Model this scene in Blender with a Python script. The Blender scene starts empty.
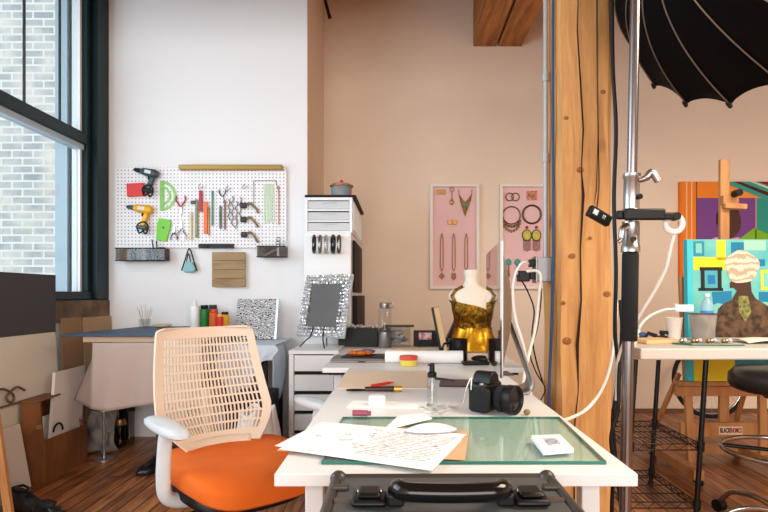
import bpy, math, random
from mathutils import Vector, Matrix, Euler
random.seed(7)
PI = math.pi
S = bpy.context.scene
COL = S.collection

# ------------------------------------------------------------------ camera, world, lights, exposure
F = 560.0; VX = 400.0; HY = 295.0; CZ = 1.10          # focal length in pixels, vanishing point, eye height
cd = bpy.data.cameras.new('camera'); cam = bpy.data.objects.new('camera', cd); COL.objects.link(cam)
cam.location = (0, 0, CZ); cam.rotation_euler = (PI/2, 0, 0)
cd.sensor_width = 36; cd.lens = 36*F/768; cd.shift_x = (384-VX)/768; cd.shift_y = (HY-256)/768
cd.clip_start = .05; cd.clip_end = 100
S.camera = cam
S.view_settings.view_transform = 'Standard'; S.view_settings.look = 'None'
S.view_settings.gamma = 1; S.view_settings.use_curve_mapping = False
S.view_settings.exposure = 0.0

def lin(c):
    return tuple((v/255/12.92 if v/255 <= .04045 else ((v/255+.055)/1.055)**2.4) for v in c)

w = bpy.data.worlds.new('world'); S.world = w; w.use_nodes = True
w.node_tree.nodes['Background'].inputs[0].default_value = (.90, .95, 1.0, 1)
w.node_tree.nodes['Background'].inputs[1].default_value = 1.75

def area(name, loc, rot, sx, sy, power, col, spread=PI):
    l = bpy.data.lights.new(name, 'AREA'); l.shape = 'RECTANGLE'; l.size = sx; l.size_y = sy
    l.energy = power; l.color = col; l.spread = spread
    o = bpy.data.objects.new(name, l); COL.objects.link(o); o.location = loc; o.rotation_euler = rot
    return o
# daylight through the big left window (outside its glass, nearer than the part in view)
area('window_daylight', (-2.75, 1.5, 1.9), (0, -PI/2+.12, 0), 2.0, 2.4, 105, (.80, .90, 1.0))
# daylight of the windows in the wall behind the camera
area('rear_window_daylight', (.3, -3.05, 1.75), (PI/2-.08, 0, 0), 5.0, 1.9, 195, (1.0, .95, .90))
# unseen warm fill light, added to brighten the right side and back wall
area('warm_fill', (2.3, 1.3, 2.9), (0, 0, 0), 1.8, 1.4, 150, (1.0, .86, .68))

# ------------------------------------------------------------------ geometry helpers
def at(px, py, D): return Vector(((px-VX)/F*D, D, CZ-(py-HY)/F*D))
def on(px, py, z):
    D = (CZ-z)*F/(py-HY); return Vector(((px-VX)/F*D, D, z))

class MB:
    def __init__(s): s.v = []; s.f = []
    def add(s, vs, fs, M=None):
        b = len(s.v)
        for v in vs:
            v = Vector(v); s.v.append(M @ v if M is not None else v)
        for f in fs: s.f.append(tuple(b+i for i in f))
        return s
    def box(s, c, d, rot=(0, 0, 0)):
        M = Matrix.Translation(c) @ Euler(rot).to_matrix().to_4x4()
        x, y, z = d[0]/2, d[1]/2, d[2]/2
        vs = [(-x,-y,-z),(x,-y,-z),(x,y,-z),(-x,y,-z),(-x,-y,z),(x,-y,z),(x,y,z),(-x,y,z)]
        return s.add(vs, [(0,3,2,1),(4,5,6,7),(0,1,5,4),(1,2,6,5),(2,3,7,6),(3,0,4,7)], M)
    def bb(s, a, b):
        return s.box([(a[i]+b[i])/2 for i in range(3)], [abs(b[i]-a[i]) for i in range(3)])
    def bar(s, p, q, w, h=None, up=(0, 0, 1)):
        p = Vector(p); q = Vector(q); h = h or w; d = (q-p); L = d.length; d.normalize()
        u = Vector(up)
        if abs(d.dot(u)) > .95: u = Vector((0, 1, 0)) if abs(d.y) < .9 else Vector((1, 0, 0))
        x = d.cross(u).normalized(); y = x.cross(d).normalized()
        vs = []
        for e in (p, q):
            for a, b in ((-1,-1),(1,-1),(1,1),(-1,1)): vs.append(e+x*a*w/2+y*b*h/2)
        return s.add(vs, [(0,1,2,3),(7,6,5,4),(0,4,5,1),(1,5,6,2),(2,6,7,3),(3,7,4,0)])
    def cyl(s, p, q, r, r2=None, n=20, cap=True):
        return s.tube([p, q], [r, r if r2 is None else r2], n, cap)
    def tube(s, pts, r, n=8, cap=True, closed=False):
        pts = [Vector(p) for p in pts]; m = len(pts)
        if isinstance(r, (list, tuple)):
            L = len(r); rs = [r[min(int(round(i*(L-1)/max(m-1, 1))), L-1)] for i in range(m)]
        else: rs = [r]*m
        nx = None; rings = []
        for i, p in enumerate(pts):
            if closed: d = pts[(i+1) % m]-pts[i-1]
            else: d = pts[min(i+1, m-1)]-pts[max(i-1, 0)]
            if d.length < 1e-9: d = Vector((0, 0, 1))
            d.normalize()
            if nx is None:
                a = Vector((0, 0, 1)) if abs(d.z) < .9 else Vector((1, 0, 0)); nx = d.cross(a).normalized()
            else:
                nx = nx-d*nx.dot(d)
                nx = nx.normalized() if nx.length > 1e-6 else d.orthogonal().normalized()
            ny = d.cross(nx)
            rings.append([p+(nx*math.cos(2*PI*k/n)+ny*math.sin(2*PI*k/n))*rs[i] for k in range(n)])
        b = len(s.v)
        for R in rings: s.v += R
        for i in range(m if closed else m-1):
            j = (i+1) % m
            for k in range(n):
                l = (k+1) % n; s.f.append((b+i*n+k, b+i*n+l, b+j*n+l, b+j*n+k))
        if cap and not closed:
            s.f.append(tuple(b+k for k in range(n))[::-1]); s.f.append(tuple(b+(m-1)*n+k for k in range(n)))
        return s
    def lathe(s, prof, n=28, M=None, cap=True):
        vs = []; fs = []
        for r, z in prof:
            for k in range(n): vs.append((r*math.cos(2*PI*k/n), r*math.sin(2*PI*k/n), z))
        for i in range(len(prof)-1):
            for k in range(n):
                l = (k+1) % n; fs.append((i*n+k, i*n+l, (i+1)*n+l, (i+1)*n+k))
        if cap:
            fs.append(tuple(range(n))[::-1]); fs.append(tuple((len(prof)-1)*n+k for k in range(n)))
        return s.add(vs, fs, M)
    def ball(s, c, r, n=12, sc=(1, 1, 1), rot=(0, 0, 0)):
        M = Matrix.Translation(c) @ Euler(rot).to_matrix().to_4x4() @ Matrix.Diagonal((sc[0], sc[1], sc[2], 1))
        m = max(4, n//2)
        return s.lathe([(max(r*math.sin(PI*i/m), r*.02), -r*math.cos(PI*i/m)) for i in range(m+1)], n, M)
    def prism(s, pts, d, M=None):
        """outline in the xz plane, extruded along +y by d"""
        n = len(pts)
        vs = [(p[0], 0, p[1]) for p in pts]+[(p[0], d, p[1]) for p in pts]
        return s.add(vs, [tuple(range(n)), tuple(range(n, 2*n))[::-1]]+[(i, i+n, (i+1) % n+n, (i+1) % n) for i in range(n)], M)
    def slab(s, pts, h, M=None):
        """outline in the xy plane, extruded along +z by h"""
        n = len(pts)
        vs = [(p[0], p[1], 0) for p in pts]+[(p[0], p[1], h) for p in pts]
        return s.add(vs, [tuple(range(n))[::-1], tuple(range(n, 2*n))]+[(i, (i+1) % n, (i+1) % n+n, i+n) for i in range(n)], M)
    def grid(s, fn, nu, nv, skip=None):
        b = len(s.v)
        for j in range(nv+1):
            for i in range(nu+1): s.v.append(Vector(fn(i/nu, j/nv)))
        for j in range(nv):
            for i in range(nu):
                if skip and skip(i, j): continue
                a = b+j*(nu+1)+i; s.f.append((a, a+1, a+nu+2, a+nu+1))
        return s

def ob(name, mb, m, parent=None, loc=(0, 0, 0), rot=(0, 0, 0), smooth=False, bev=0, solid=0, sub=0, bseg=2):
    me = bpy.data.meshes.new(name); me.from_pydata([tuple(v) for v in mb.v], [], mb.f); me.validate(); me.update()
    import bmesh
    bm = bmesh.new(); bm.from_mesh(me); bmesh.ops.recalc_face_normals(bm, faces=bm.faces); bm.to_mesh(me); bm.free()
    me.materials.append(m)
    o = bpy.data.objects.new(name, me); COL.objects.link(o); o.location = loc; o.rotation_euler = rot
    if parent: o.parent = parent
    if solid:
        k = o.modifiers.new('solid', 'SOLIDIFY'); k.thickness = solid; k.offset = 0
    if bev:
        k = o.modifiers.new('bevel', 'BEVEL'); k.width = bev; k.segments = bseg; k.limit_method = 'ANGLE'; k.angle_limit = math.radians(40)
    if sub:
        k = o.modifiers.new('sub', 'SUBSURF'); k.levels = sub; k.render_levels = sub
    if smooth:
        me.polygons.foreach_set('use_smooth', [True]*len(me.polygons))
        try: me.set_sharp_from_angle(angle=math.radians(45))
        except Exception: pass
    return o
def tag(o, label, cat, group=None):
    o['label'] = label; o['category'] = cat
    if group: o['group'] = group
    return o
def thing(name, label, cat, loc=(0, 0, 0), rz=0, group=None, rot=None):
    o = bpy.data.objects.new(name, None); COL.objects.link(o); o.location = loc
    o.rotation_euler = rot if rot else (0, 0, rz); o.empty_display_size = .05
    return tag(o, label, cat, group)
def one(name, label, cat, mb, m, loc=(0, 0, 0), rot=(0, 0, 0), group=None, **k):
    return tag(ob(name, mb, m, None, loc, rot, **k), label, cat, group)
def struct(name, mb, m, parent=None, **k):
    o = ob(name, mb, m, parent, **k)
    if not parent: o['kind'] = 'structure'
    return o
def dup(root, loc, rot=None, label=None):
    r = root.copy(); COL.objects.link(r); r.location = loc
    if rot is not None: r.rotation_euler = rot
    if label: r['label'] = label
    for ch in list(root.children):
        c = ch.copy(); COL.objects.link(c); c.parent = r
        for g in ch.children:
            d = g.copy(); COL.objects.link(d); d.parent = c
    return r
def bez(pts, n=12):
    """Catmull-Rom through the points"""
    P = [Vector(p) for p in pts]; P = [P[0]*2-P[1]]+P+[P[-1]*2-P[-2]]; out = []
    for i in range(1, len(P)-2):
        for k in range(n):
            t = k/n; a, b, c, d = P[i-1:i+3]
            out.append(.5*((2*b)+(c-a)*t+(2*a-5*b+4*c-d)*t*t+(3*b-a-3*c+d)*t**3))
    out.append(P[-2]); return out
def ring(c, r, n=32, ax='z', sq=1):
    c = Vector(c); o = []
    for k in range(n):
        a = 2*PI*k/n; x, y = r*math.cos(a), r*sq*math.sin(a)
        o.append(c+(Vector((x, y, 0)) if ax == 'z' else Vector((x, 0, y)) if ax == 'y' else Vector((0, x, y))))
    return o

# ------------------------------------------------------------------ materials
def mat(name, col, rough=.5, metal=0, spec=.5, bump=0, bscale=60, var=0, vscale=8, stretch=(1, 1, 1), trans=0, alpha=1, coat=0, ior=1.45, col2=None):
    m = bpy.data.materials.new(name); m.use_nodes = True; nt = m.node_tree; b = nt.nodes['Principled BSDF']
    c = lin(col)+(1,)
    b.inputs['Base Color'].default_value = c; b.inputs['Roughness'].default_value = rough
    b.inputs['Metallic'].default_value = metal; b.inputs['Specular IOR Level'].default_value = spec
    b.inputs['Transmission Weight'].default_value = trans; b.inputs['Alpha'].default_value = alpha
    b.inputs['Coat Weight'].default_value = coat; b.inputs['IOR'].default_value = ior
    if var or bump or col2:
        tc = nt.nodes.new('ShaderNodeTexCoord'); mp = nt.nodes.new('ShaderNodeMapping'); mp.inputs['Scale'].default_value = stretch
        nt.links.new(tc.outputs['Object'], mp.inputs['Vector'])
        if var or col2:
            n = nt.nodes.new('ShaderNodeTexNoise'); n.inputs['Scale'].default_value = vscale; n.inputs['Detail'].default_value = 5
            nt.links.new(mp.outputs[0], n.inputs['Vector'])
            r = nt.nodes.new('ShaderNodeValToRGB'); nt.links.new(n.outputs['Fac'], r.inputs[0])
            k2 = lin(col2)+(1,) if col2 else tuple(v*(1-var) for v in c[:3])+(1,)
            r.color_ramp.elements[0].position = .35; r.color_ramp.elements[1].position = .65
            r.color_ramp.elements[0].color = k2; r.color_ramp.elements[1].color = c
            nt.links.new(r.outputs[0], b.inputs['Base Color'])
        if bump:
            n = nt.nodes.new('ShaderNodeTexNoise'); n.inputs['Scale'].default_value = bscale; n.inputs['Detail'].default_value = 4
            nt.links.new(mp.outputs[0], n.inputs['Vector'])
            k = nt.nodes.new('ShaderNodeBump'); k.inputs['Strength'].default_value = bump; k.inputs['Distance'].default_value = .01
            nt.links.new(n.outputs['Fac'], k.inputs['Height']); nt.links.new(k.outputs[0], b.inputs['Normal'])
    return m
def thin_glass(name, tint=(235, 245, 245), refl=.35):
    m = bpy.data.materials.new(name); m.use_nodes = True; nt = m.node_tree; nt.nodes.clear()
    o = nt.nodes.new('ShaderNodeOutputMaterial'); mx = nt.nodes.new('ShaderNodeMixShader'); t = nt.nodes.new('ShaderNodeBsdfTransparent')
    g = nt.nodes.new('ShaderNodeBsdfGlossy'); g.inputs['Roughness'].default_value = .03
    lw = nt.nodes.new('ShaderNodeLayerWeight'); lw.inputs[0].default_value = .5
    pw5 = nt.nodes.new('ShaderNodeMath'); pw5.operation = 'POWER'; pw5.inputs[1].default_value = 4; nt.links.new(lw.outputs['Facing'], pw5.inputs[0])
    f = nt.nodes.new('ShaderNodeMath'); f.operation = 'MULTIPLY_ADD'; f.inputs[1].default_value = refl; f.inputs[2].default_value = .03; nt.links.new(pw5.outputs[0], f.inputs[0])
    t.inputs[0].default_value = lin(tint)+(1,)
    nt.links.new(f.outputs[0], mx.inputs[0]); nt.links.new(t.outputs[0], mx.inputs[1]); nt.links.new(g.outputs[0], mx.inputs[2]); nt.links.new(mx.outputs[0], o.inputs[0])
    return m
def wood(name, c1, c2, scale=6, stretch=(1, 1, .12), rough=.6, bump=.15, knots=False):
    m = bpy.data.materials.new(name); m.use_nodes = True; nt = m.node_tree; b = nt.nodes['Principled BSDF']
    b.inputs['Roughness'].default_value = rough
    tc = nt.nodes.new('ShaderNodeTexCoord'); mp = nt.nodes.new('ShaderNodeMapping'); mp.inputs['Scale'].default_value = stretch
    nt.links.new(tc.outputs['Object'], mp.inputs[0])
    n = nt.nodes.new('ShaderNodeTexNoise'); n.inputs['Scale'].default_value = scale*3; n.inputs['Detail'].default_value = 8; n.inputs['Roughness'].default_value = .65; n.inputs['Distortion'].default_value = .6
    nt.links.new(mp.outputs[0], n.inputs['Vector'])
    r = nt.nodes.new('ShaderNodeValToRGB'); r.color_ramp.elements[0].position = .36; r.color_ramp.elements[1].position = .62
    r.color_ramp.elements[0].color = lin(c2)+(1,); r.color_ramp.elements[1].color = lin(c1)+(1,)
    nt.links.new(n.outputs['Fac'], r.inputs[0])
    src = r.outputs[0]
    if knots:
        v = nt.nodes.new('ShaderNodeTexVoronoi'); v.inputs['Scale'].default_value = 3.1
        m2 = nt.nodes.new('ShaderNodeMapping'); m2.inputs['Scale'].default_value = (1.6, 1.6, 1.0); m2.inputs['Location'].default_value = (.3, .2, .15)
        nt.links.new(tc.outputs['Object'], m2.inputs[0]); nt.links.new(m2.outputs[0], v.inputs['Vector'])
        k = nt.nodes.new('ShaderNodeValToRGB'); k.color_ramp.elements[0].position = .06; k.color_ramp.elements[1].position = .16
        k.color_ramp.elements[0].color = (1, 1, 1, 1); k.color_ramp.elements[1].color = (0, 0, 0, 1)
        nt.links.new(v.outputs['Distance'], k.inputs[0])
        mx = nt.nodes.new('ShaderNodeMixRGB'); mx.inputs[2].default_value = lin((120, 66, 28))+(1,)
        sc = nt.nodes.new('ShaderNodeMath'); sc.operation = 'MULTIPLY'; sc.inputs[1].default_value = .7
        nt.links.new(k.outputs[0], sc.inputs[0]); nt.links.new(sc.outputs[0], mx.inputs[0]); nt.links.new(src, mx.inputs[1]); src = mx.outputs[0]
    nt.links.new(src, b.inputs['Base Color'])
    k = nt.nodes.new('ShaderNodeBump'); k.inputs['Strength'].default_value = bump; k.inputs['Distance'].default_value = .01
    nt.links.new(n.outputs['Fac'], k.inputs['Height']); nt.links.new(k.outputs[0], b.inputs['Normal'])
    return m

M = {}
M['wall_white'] = mat('white_painted_plaster', (236, 234, 234), .85, bump=.05, bscale=30)
M['wall_beige'] = mat('beige_plaster', (240, 218, 196), .85, bump=.08, bscale=24, var=.03, vscale=3)  # warm beige base for the back, return and right walls
M['ceil'] = wood('ceiling_boards', (150, 112, 76), (118, 80, 50), 3, (1, .1, 1), .8, .2)
M['green'] = mat('dark_green_window_paint', (8, 36, 38), .4, spec=.3)
M['bluegrey'] = mat('pale_blue_sash_paint', (176, 192, 202), .5)
M['white'] = mat('white_laminate', (228, 227, 226), .35)
M['whiteP'] = mat('white_plastic', (236, 237, 238), .4)
M['greyP'] = mat('pale_grey_plastic', (206, 214, 216), .4)
M['black'] = mat('black_plastic', (12, 12, 13), .45, spec=.35)
M['blackM'] = mat('black_matte', (20, 19, 20), .75)
M['blackMetal'] = mat('black_metal', (14, 14, 15), .4, metal=.3)
M['dark'] = mat('dark_grey_board', (72, 68, 70), .75, var=.08, vscale=3)
M['chrome'] = mat('chrome', (172, 168, 168), .2, metal=1)
M['pole'] = mat('worn_chrome_pole', (138, 132, 132), .24, metal=1)
M['steel'] = mat('brushed_steel', (170, 168, 168), .3, metal=1)
M['alu'] = mat('anodised_aluminium', (156, 150, 146), .4, metal=.9)
M['timber'] = wood('rough_pine_timber', (208, 156, 96), (180, 128, 74), 9, (1, 1, .09), .8, .3, True)
M['beam'] = wood('brown_timber_beam', (186, 122, 60), (140, 84, 36), 5, (1, .10, 1), .75, .35)
M['crack'] = mat('timber_crack_and_gap_shade', (44, 22, 10), .95)
M['pine'] = wood('easel_beech', (196, 140, 84), (168, 108, 58), 4, (1, 1, .15), .5, .08)
M['box'] = wood('brown_box_wood', (134, 80, 38), (104, 60, 28), 3, (1, 1, .4), .6, .05)
M['ledge'] = mat('rough_sill_masonry', (138, 112, 88), .95, bump=.8, bscale=14, col2=(92, 74, 60), vscale=7)
M['kraft'] = mat('kraft_board', (186, 152, 114), .8, var=.08, vscale=3)
M['kraft2'] = mat('kraft_board_dark', (160, 122, 86), .8, var=.08, vscale=3)
M['peach'] = mat('peach_card', (238, 212, 184), .7, var=.03, vscale=9)
M['canvas'] = mat('primed_canvas', (222, 212, 194), .85, bump=.1, bscale=300)
M['canvas2'] = mat('cream_board', (226, 214, 204), .8)
M['paper'] = mat('white_paper', (246, 244, 242), .8)
M['cloth'] = mat('pinkish_canvas_cloth', (186, 166, 156), .9, bump=.2, bscale=120)
M['cloth2'] = mat('pale_blue_sheet', (206, 214, 224), .8, bump=.2, bscale=20)
M['blueboard'] = mat('slate_blue_board', (62, 84, 106), .6)
M['orange'] = mat('orange_seat_fabric', (226, 106, 24), .85, bump=.25, bscale=500, var=.06, vscale=10)
M['mesh'] = mat('beige_plastic_mesh', (224, 206, 186), .6)
M['chairwhite'] = mat('chair_arm_plastic', (202, 208, 212), .4)
M['rubber'] = mat('black_rubber_foam', (20, 20, 22), .9)
M['umb'] = mat('black_umbrella_fabric', (9, 7, 7), .9, spec=.1, bump=.3, bscale=12)
M['rib'] = mat('grey_rib_steel', (120, 110, 100), .5, metal=.6)
M['pink'] = mat('pink_backing', (236, 194, 192), .85)
M['framewhite'] = mat('white_frame_wood', (236, 228, 218), .5)
M['gold'] = mat('antique_gold', (176, 132, 74), .35, metal=.7)
M['goldbar'] = mat('brass_bar', (160, 128, 66), .4, metal=.5)
M['sequin'] = mat('gold_sequin', (170, 126, 34), .28, metal=.85, bump=1.0, bscale=90, col2=(70, 48, 14), vscale=55)
M['satin'] = mat('gold_satin', (204, 150, 26), .25, metal=.6, bump=.6, bscale=14)
M['bust'] = mat('bust_white', (236, 226, 212), .5)
M['screen'] = mat('glossy_screen', (30, 26, 28), .03, spec=1.0, coat=1.0)
M['red'] = mat('red_plastic', (214, 40, 34), .4)
M['crimson'] = mat('crimson_handle', (176, 24, 40), .4)
M['yellow'] = mat('yellow_plastic', (238, 176, 30), .4)
M['lemon'] = mat('lemon_jelly', (228, 208, 90), .4)
M['greenP'] = mat('lime_green', (118, 200, 56), .5)
M['greenT'] = mat('translucent_green', (160, 222, 110), .4, alpha=.5)
M['orangeP'] = mat('orange_plastic', (244, 106, 28), .4)
M['teal'] = mat('teal_enamel', (70, 160, 150), .5)
M['drillgrey'] = mat('teal_grey_plastic', (56, 72, 76), .4)
M['silver'] = mat('silver_metal', (190, 190, 192), .25, metal=.9)
M['crystal'] = mat('cut_crystal', (226, 226, 228), .12, metal=.55)
M['greyfab'] = mat('grey_velvet', (104, 102, 102), .8, bump=.1, bscale=90, var=.12, vscale=5)
M['frost'] = mat('frosted_drawer', (196, 200, 204), .35)
M['glassedge'] = mat('green_glass_edge', (34, 110, 96), .2)
M['glass'] = thin_glass('clear_glass'); M['glassw'] = thin_glass('window_glass', (240, 246, 248), .1)
M['glassg'] = thin_glass('green_tinted_glass', (238, 248, 243), .5)
M['clear'] = thin_glass('clear_plastic', (244, 246, 246), .2)
M['smoke'] = thin_glass('smoky_plastic', (216, 213, 211), .12)
M['blue'] = mat('blue_cable', (40, 68, 110), .6)
M['whiteC'] = mat('white_cable', (236, 232, 224), .45)
M['conduit'] = mat('grey_conduit', (168, 168, 172), .5, metal=.3)
M['boxsteel'] = mat('galvanised_steel', (150, 150, 152), .45, metal=.7, bump=.1)
M['casegrey'] = mat('case_panel', (78, 78, 78), .6, bump=.2, bscale=400)
M['caserim'] = mat('case_edge_metal', (74, 70, 66), .4, metal=.5)
M['bag'] = mat('white_plastic_bag', (232, 234, 238), .35, bump=.6, bscale=14)
M['skin'] = mat('painted_brown', (84, 52, 36), .6)
M['leather'] = mat('black_shoe_leather', (18, 18, 20), .3, bump=.2, bscale=20)
M['greenJ'] = mat('green_paint_jar', (30, 120, 50), .4)
M['slat'] = wood('hanging_board_wood', (174, 144, 104), (140, 110, 74), 8, (.15, 1, 1), .7, .1)

def floor_mat():
    m = bpy.data.materials.new('old_plank_floor'); m.use_nodes = True; nt = m.node_tree; b = nt.nodes['Principled BSDF']
    tc = nt.nodes.new('ShaderNodeTexCoord'); mp = nt.nodes.new('ShaderNodeMapping'); mp.inputs['Rotation'].default_value = (0, 0, PI/2)
    nt.links.new(tc.outputs['Object'], mp.inputs[0])
    br = nt.nodes.new('ShaderNodeTexBrick'); br.inputs['Scale'].default_value = 1; br.inputs['Brick Width'].default_value = 1.7; br.inputs['Row Height'].default_value = .085
    br.inputs['Mortar Size'].default_value = .004; br.inputs['Mortar'].default_value = lin((40, 22, 12))+(1,)
    br.inputs['Color1'].default_value = lin((214, 140, 80))+(1,); br.inputs['Color2'].default_value = lin((166, 100, 56))+(1,)
    nt.links.new(mp.outputs[0], br.inputs['Vector'])
    m2 = nt.nodes.new('ShaderNodeMapping'); m2.inputs['Scale'].default_value = (14, 1.4, 1); nt.links.new(tc.outputs['Object'], m2.inputs[0])
    n = nt.nodes.new('ShaderNodeTexNoise'); n.inputs['Scale'].default_value = 3; n.inputs['Detail'].default_value = 8; nt.links.new(m2.outputs[0], n.inputs['Vector'])
    n2 = nt.nodes.new('ShaderNodeTexNoise'); n2.inputs['Scale'].default_value = 2.2; n2.inputs['Detail'].default_value = 6; nt.links.new(tc.outputs['Object'], n2.inputs['Vector'])
    r = nt.nodes.new('ShaderNodeValToRGB'); r.color_ramp.elements[0].position = .32; r.color_ramp.elements[1].position = .62; r.color_ramp.elements[0].color = (.34, .30, .28, 1)
    nt.links.new(n.outputs['Fac'], r.inputs[0])
    r2 = nt.nodes.new('ShaderNodeValToRGB'); r2.color_ramp.elements[0].position = .3; r2.color_ramp.elements[1].position = .6; r2.color_ramp.elements[0].color = (.55, .5, .46, 1)
    nt.links.new(n2.outputs['Fac'], r2.inputs[0])
    a = nt.nodes.new('ShaderNodeMixRGB'); a.blend_type = 'MULTIPLY'; a.inputs[0].default_value = 1
    c = nt.nodes.new('ShaderNodeMixRGB'); c.blend_type = 'MULTIPLY'; c.inputs[0].default_value = 1
    nt.links.new(br.outputs['Color'], a.inputs[1]); nt.links.new(r.outputs[0], a.inputs[2])
    nt.links.new(a.outputs[0], c.inputs[1]); nt.links.new(r2.outputs[0], c.inputs[2]); nt.links.new(c.outputs[0], b.inputs['Base Color'])
    b.inputs['Roughness'].default_value = .38
    k = nt.nodes.new('ShaderNodeBump'); k.inputs['Strength'].default_value = .25; k.inputs['Distance'].default_value = .005
    nt.links.new(n.outputs['Fac'], k.inputs['Height']); nt.links.new(k.outputs[0], b.inputs['Normal'])
    return m
M['floor'] = floor_mat()
def brick_mat():
    m = bpy.data.materials.new('pale_old_brick'); m.use_nodes = True; nt = m.node_tree; b = nt.nodes['Principled BSDF']; b.inputs['Roughness'].default_value = .95
    tc = nt.nodes.new('ShaderNodeTexCoord'); mp = nt.nodes.new('ShaderNodeMapping'); mp.inputs['Rotation'].default_value = (PI/2, 0, 0)
    nt.links.new(tc.outputs['Object'], mp.inputs[0])
    br = nt.nodes.new('ShaderNodeTexBrick'); br.inputs['Scale'].default_value = 1; br.inputs['Brick Width'].default_value = .22; br.inputs['Row Height'].default_value = .08
    br.inputs['Mortar Size'].default_value = .012; br.inputs['Mortar Smooth'].default_value = .4; br.inputs['Mortar'].default_value = lin((228, 228, 222))+(1,)
    br.inputs['Color1'].default_value = lin((196, 190, 184))+(1,); br.inputs['Color2'].default_value = lin((158, 158, 160))+(1,)
    nt.links.new(mp.outputs[0], br.inputs['Vector'])
    n = nt.nodes.new('ShaderNodeTexNoise'); n.inputs['Scale'].default_value = 3.5; n.inputs['Detail'].default_value = 6; nt.links.new(tc.outputs['Object'], n.inputs['Vector'])
    r = nt.nodes.new('ShaderNodeValToRGB'); r.color_ramp.elements[0].position = .4; r.color_ramp.elements[1].position = .7
    r.color_ramp.elements[0].color = (0, 0, 0, 1); r.color_ramp.elements[1].color = (1, 1, 1, 1); nt.links.new(n.outputs['Fac'], r.inputs[0])
    mx = nt.nodes.new('ShaderNodeMixRGB'); mx.inputs[2].default_value = lin((226, 216, 206))+(1,)
    nt.links.new(r.outputs[0], mx.inputs[0]); nt.links.new(br.outputs['Color'], mx.inputs[1]); nt.links.new(mx.outputs[0], b.inputs['Base Color'])
    return m
M['brick'] = brick_mat()
def peg_mat():
    m = bpy.data.materials.new('white_pegboard'); m.use_nodes = True; nt = m.node_tree; b = nt.nodes['Principled BSDF']; b.inputs['Roughness'].default_value = .6
    tc = nt.nodes.new('ShaderNodeTexCoord'); sp = nt.nodes.new('ShaderNodeSeparateXYZ'); nt.links.new(tc.outputs['Object'], sp.inputs[0])
    def frac(s):
        a = nt.nodes.new('ShaderNodeMath'); a.operation = 'DIVIDE'; a.inputs[1].default_value = .0272; nt.links.new(sp.outputs[s], a.inputs[0])
        f = nt.nodes.new('ShaderNodeMath'); f.operation = 'FRACT'; nt.links.new(a.outputs[0], f.inputs[0])
        c = nt.nodes.new('ShaderNodeMath'); c.operation = 'SUBTRACT'; c.inputs[1].default_value = .5; nt.links.new(f.outputs[0], c.inputs[0])
        q = nt.nodes.new('ShaderNodeMath'); q.operation = 'MULTIPLY'; nt.links.new(c.outputs[0], q.inputs[0]); nt.links.new(c.outputs[0], q.inputs[1]); return q
    x, z = frac('X'), frac('Z')
    s = nt.nodes.new('ShaderNodeMath'); nt.links.new(x.outputs[0], s.inputs[0]); nt.links.new(z.outputs[0], s.inputs[1])
    l = nt.nodes.new('ShaderNodeMath'); l.operation = 'LESS_THAN'; l.inputs[1].default_value = .032; nt.links.new(s.outputs[0], l.inputs[0])
    mx = nt.nodes.new('ShaderNodeMixRGB'); mx.inputs[1].default_value = lin((238, 236, 238))+(1,); mx.inputs[2].default_value = lin((120, 112, 114))+(1,)
    nt.links.new(l.outputs[0], mx.inputs[0]); nt.links.new(mx.outputs[0], b.inputs['Base Color'])
    return m
M['peg'] = peg_mat()
def swirl_mat(name, c1, c2, scale, thr=.5, dist=3.0):
    m = bpy.data.materials.new(name); m.use_nodes = True; nt = m.node_tree; b = nt.nodes['Principled BSDF']; b.inputs['Roughness'].default_value = .7
    tc = nt.nodes.new('ShaderNodeTexCoord')
    v = nt.nodes.new('ShaderNodeTexWave'); v.wave_type = 'RINGS'; v.inputs['Scale'].default_value = scale; v.inputs['Distortion'].default_value = dist; v.inputs['Detail'].default_value = 2; v.inputs['Detail Scale'].default_value = 1.6
    nt.links.new(tc.outputs['Object'], v.inputs['Vector'])
    r = nt.nodes.new('ShaderNodeValToRGB'); r.color_ramp.elements[0].position = thr-.08; r.color_ramp.elements[1].position = thr+.08
    r.color_ramp.elements[0].color = lin(c1)+(1,); r.color_ramp.elements[1].color = lin(c2)+(1,)
    nt.links.new(v.outputs['Fac'], r.inputs[0]); nt.links.new(r.outputs[0], b.inputs['Base Color'])
    return m
M['skull'] = swirl_mat('black_white_pattern', (20, 20, 22), (222, 220, 220), 26, .42, 14)

XL = -2.27          # left wall
YP = 4.35           # wall with the pegboard
YB = 5.28           # back wall of the alcove
XA = -.7226         # return wall
XR = 5.2; ZC = 4.05; YR = -3.3

# ------------------------------------------------------------------ shell
struct('floor', MB().bb((XL-.3, YR, -.1), (XR+.2, YB+.2, 0)), M['floor'])
struct('ceiling', MB().bb((XL-.3, YR, ZC), (XR+.2, YB+.2, ZC+.1)), M['ceil'])
struct('wall_back', MB().bb((XA, YB, 0), (XR+.2, YB+.15, ZC)), M['wall_beige'])
struct('wall_pegboard_side', MB().bb((XL-.3, YP, 0), (XA, YB+.15, ZC)), M['wall_white'])
struct('wall_alcove_return', MB().bb((XA, YP+.004, 0), (XA+.004, YB, ZC)), M['wall_beige'])
struct('wall_right', MB().bb((XR, YR, 0), (XR+.2, YB, ZC)), M['wall_beige'])
W0, W1, WZ0, WZ1 = .1, 4.18, 1.065, 3.7
mb = MB().bb((XL-.3, YR, 0), (XL, YP, .93)); mb.bb((XL-.3, YR, .93), (XL, W0, ZC)); mb.bb((XL-.3, W0, WZ1), (XL, YP, ZC)); mb.bb((XL-.3, W1+.17, .93), (XL, YP, WZ1))
struct('wall_left', mb, M['wall_white'])
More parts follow.
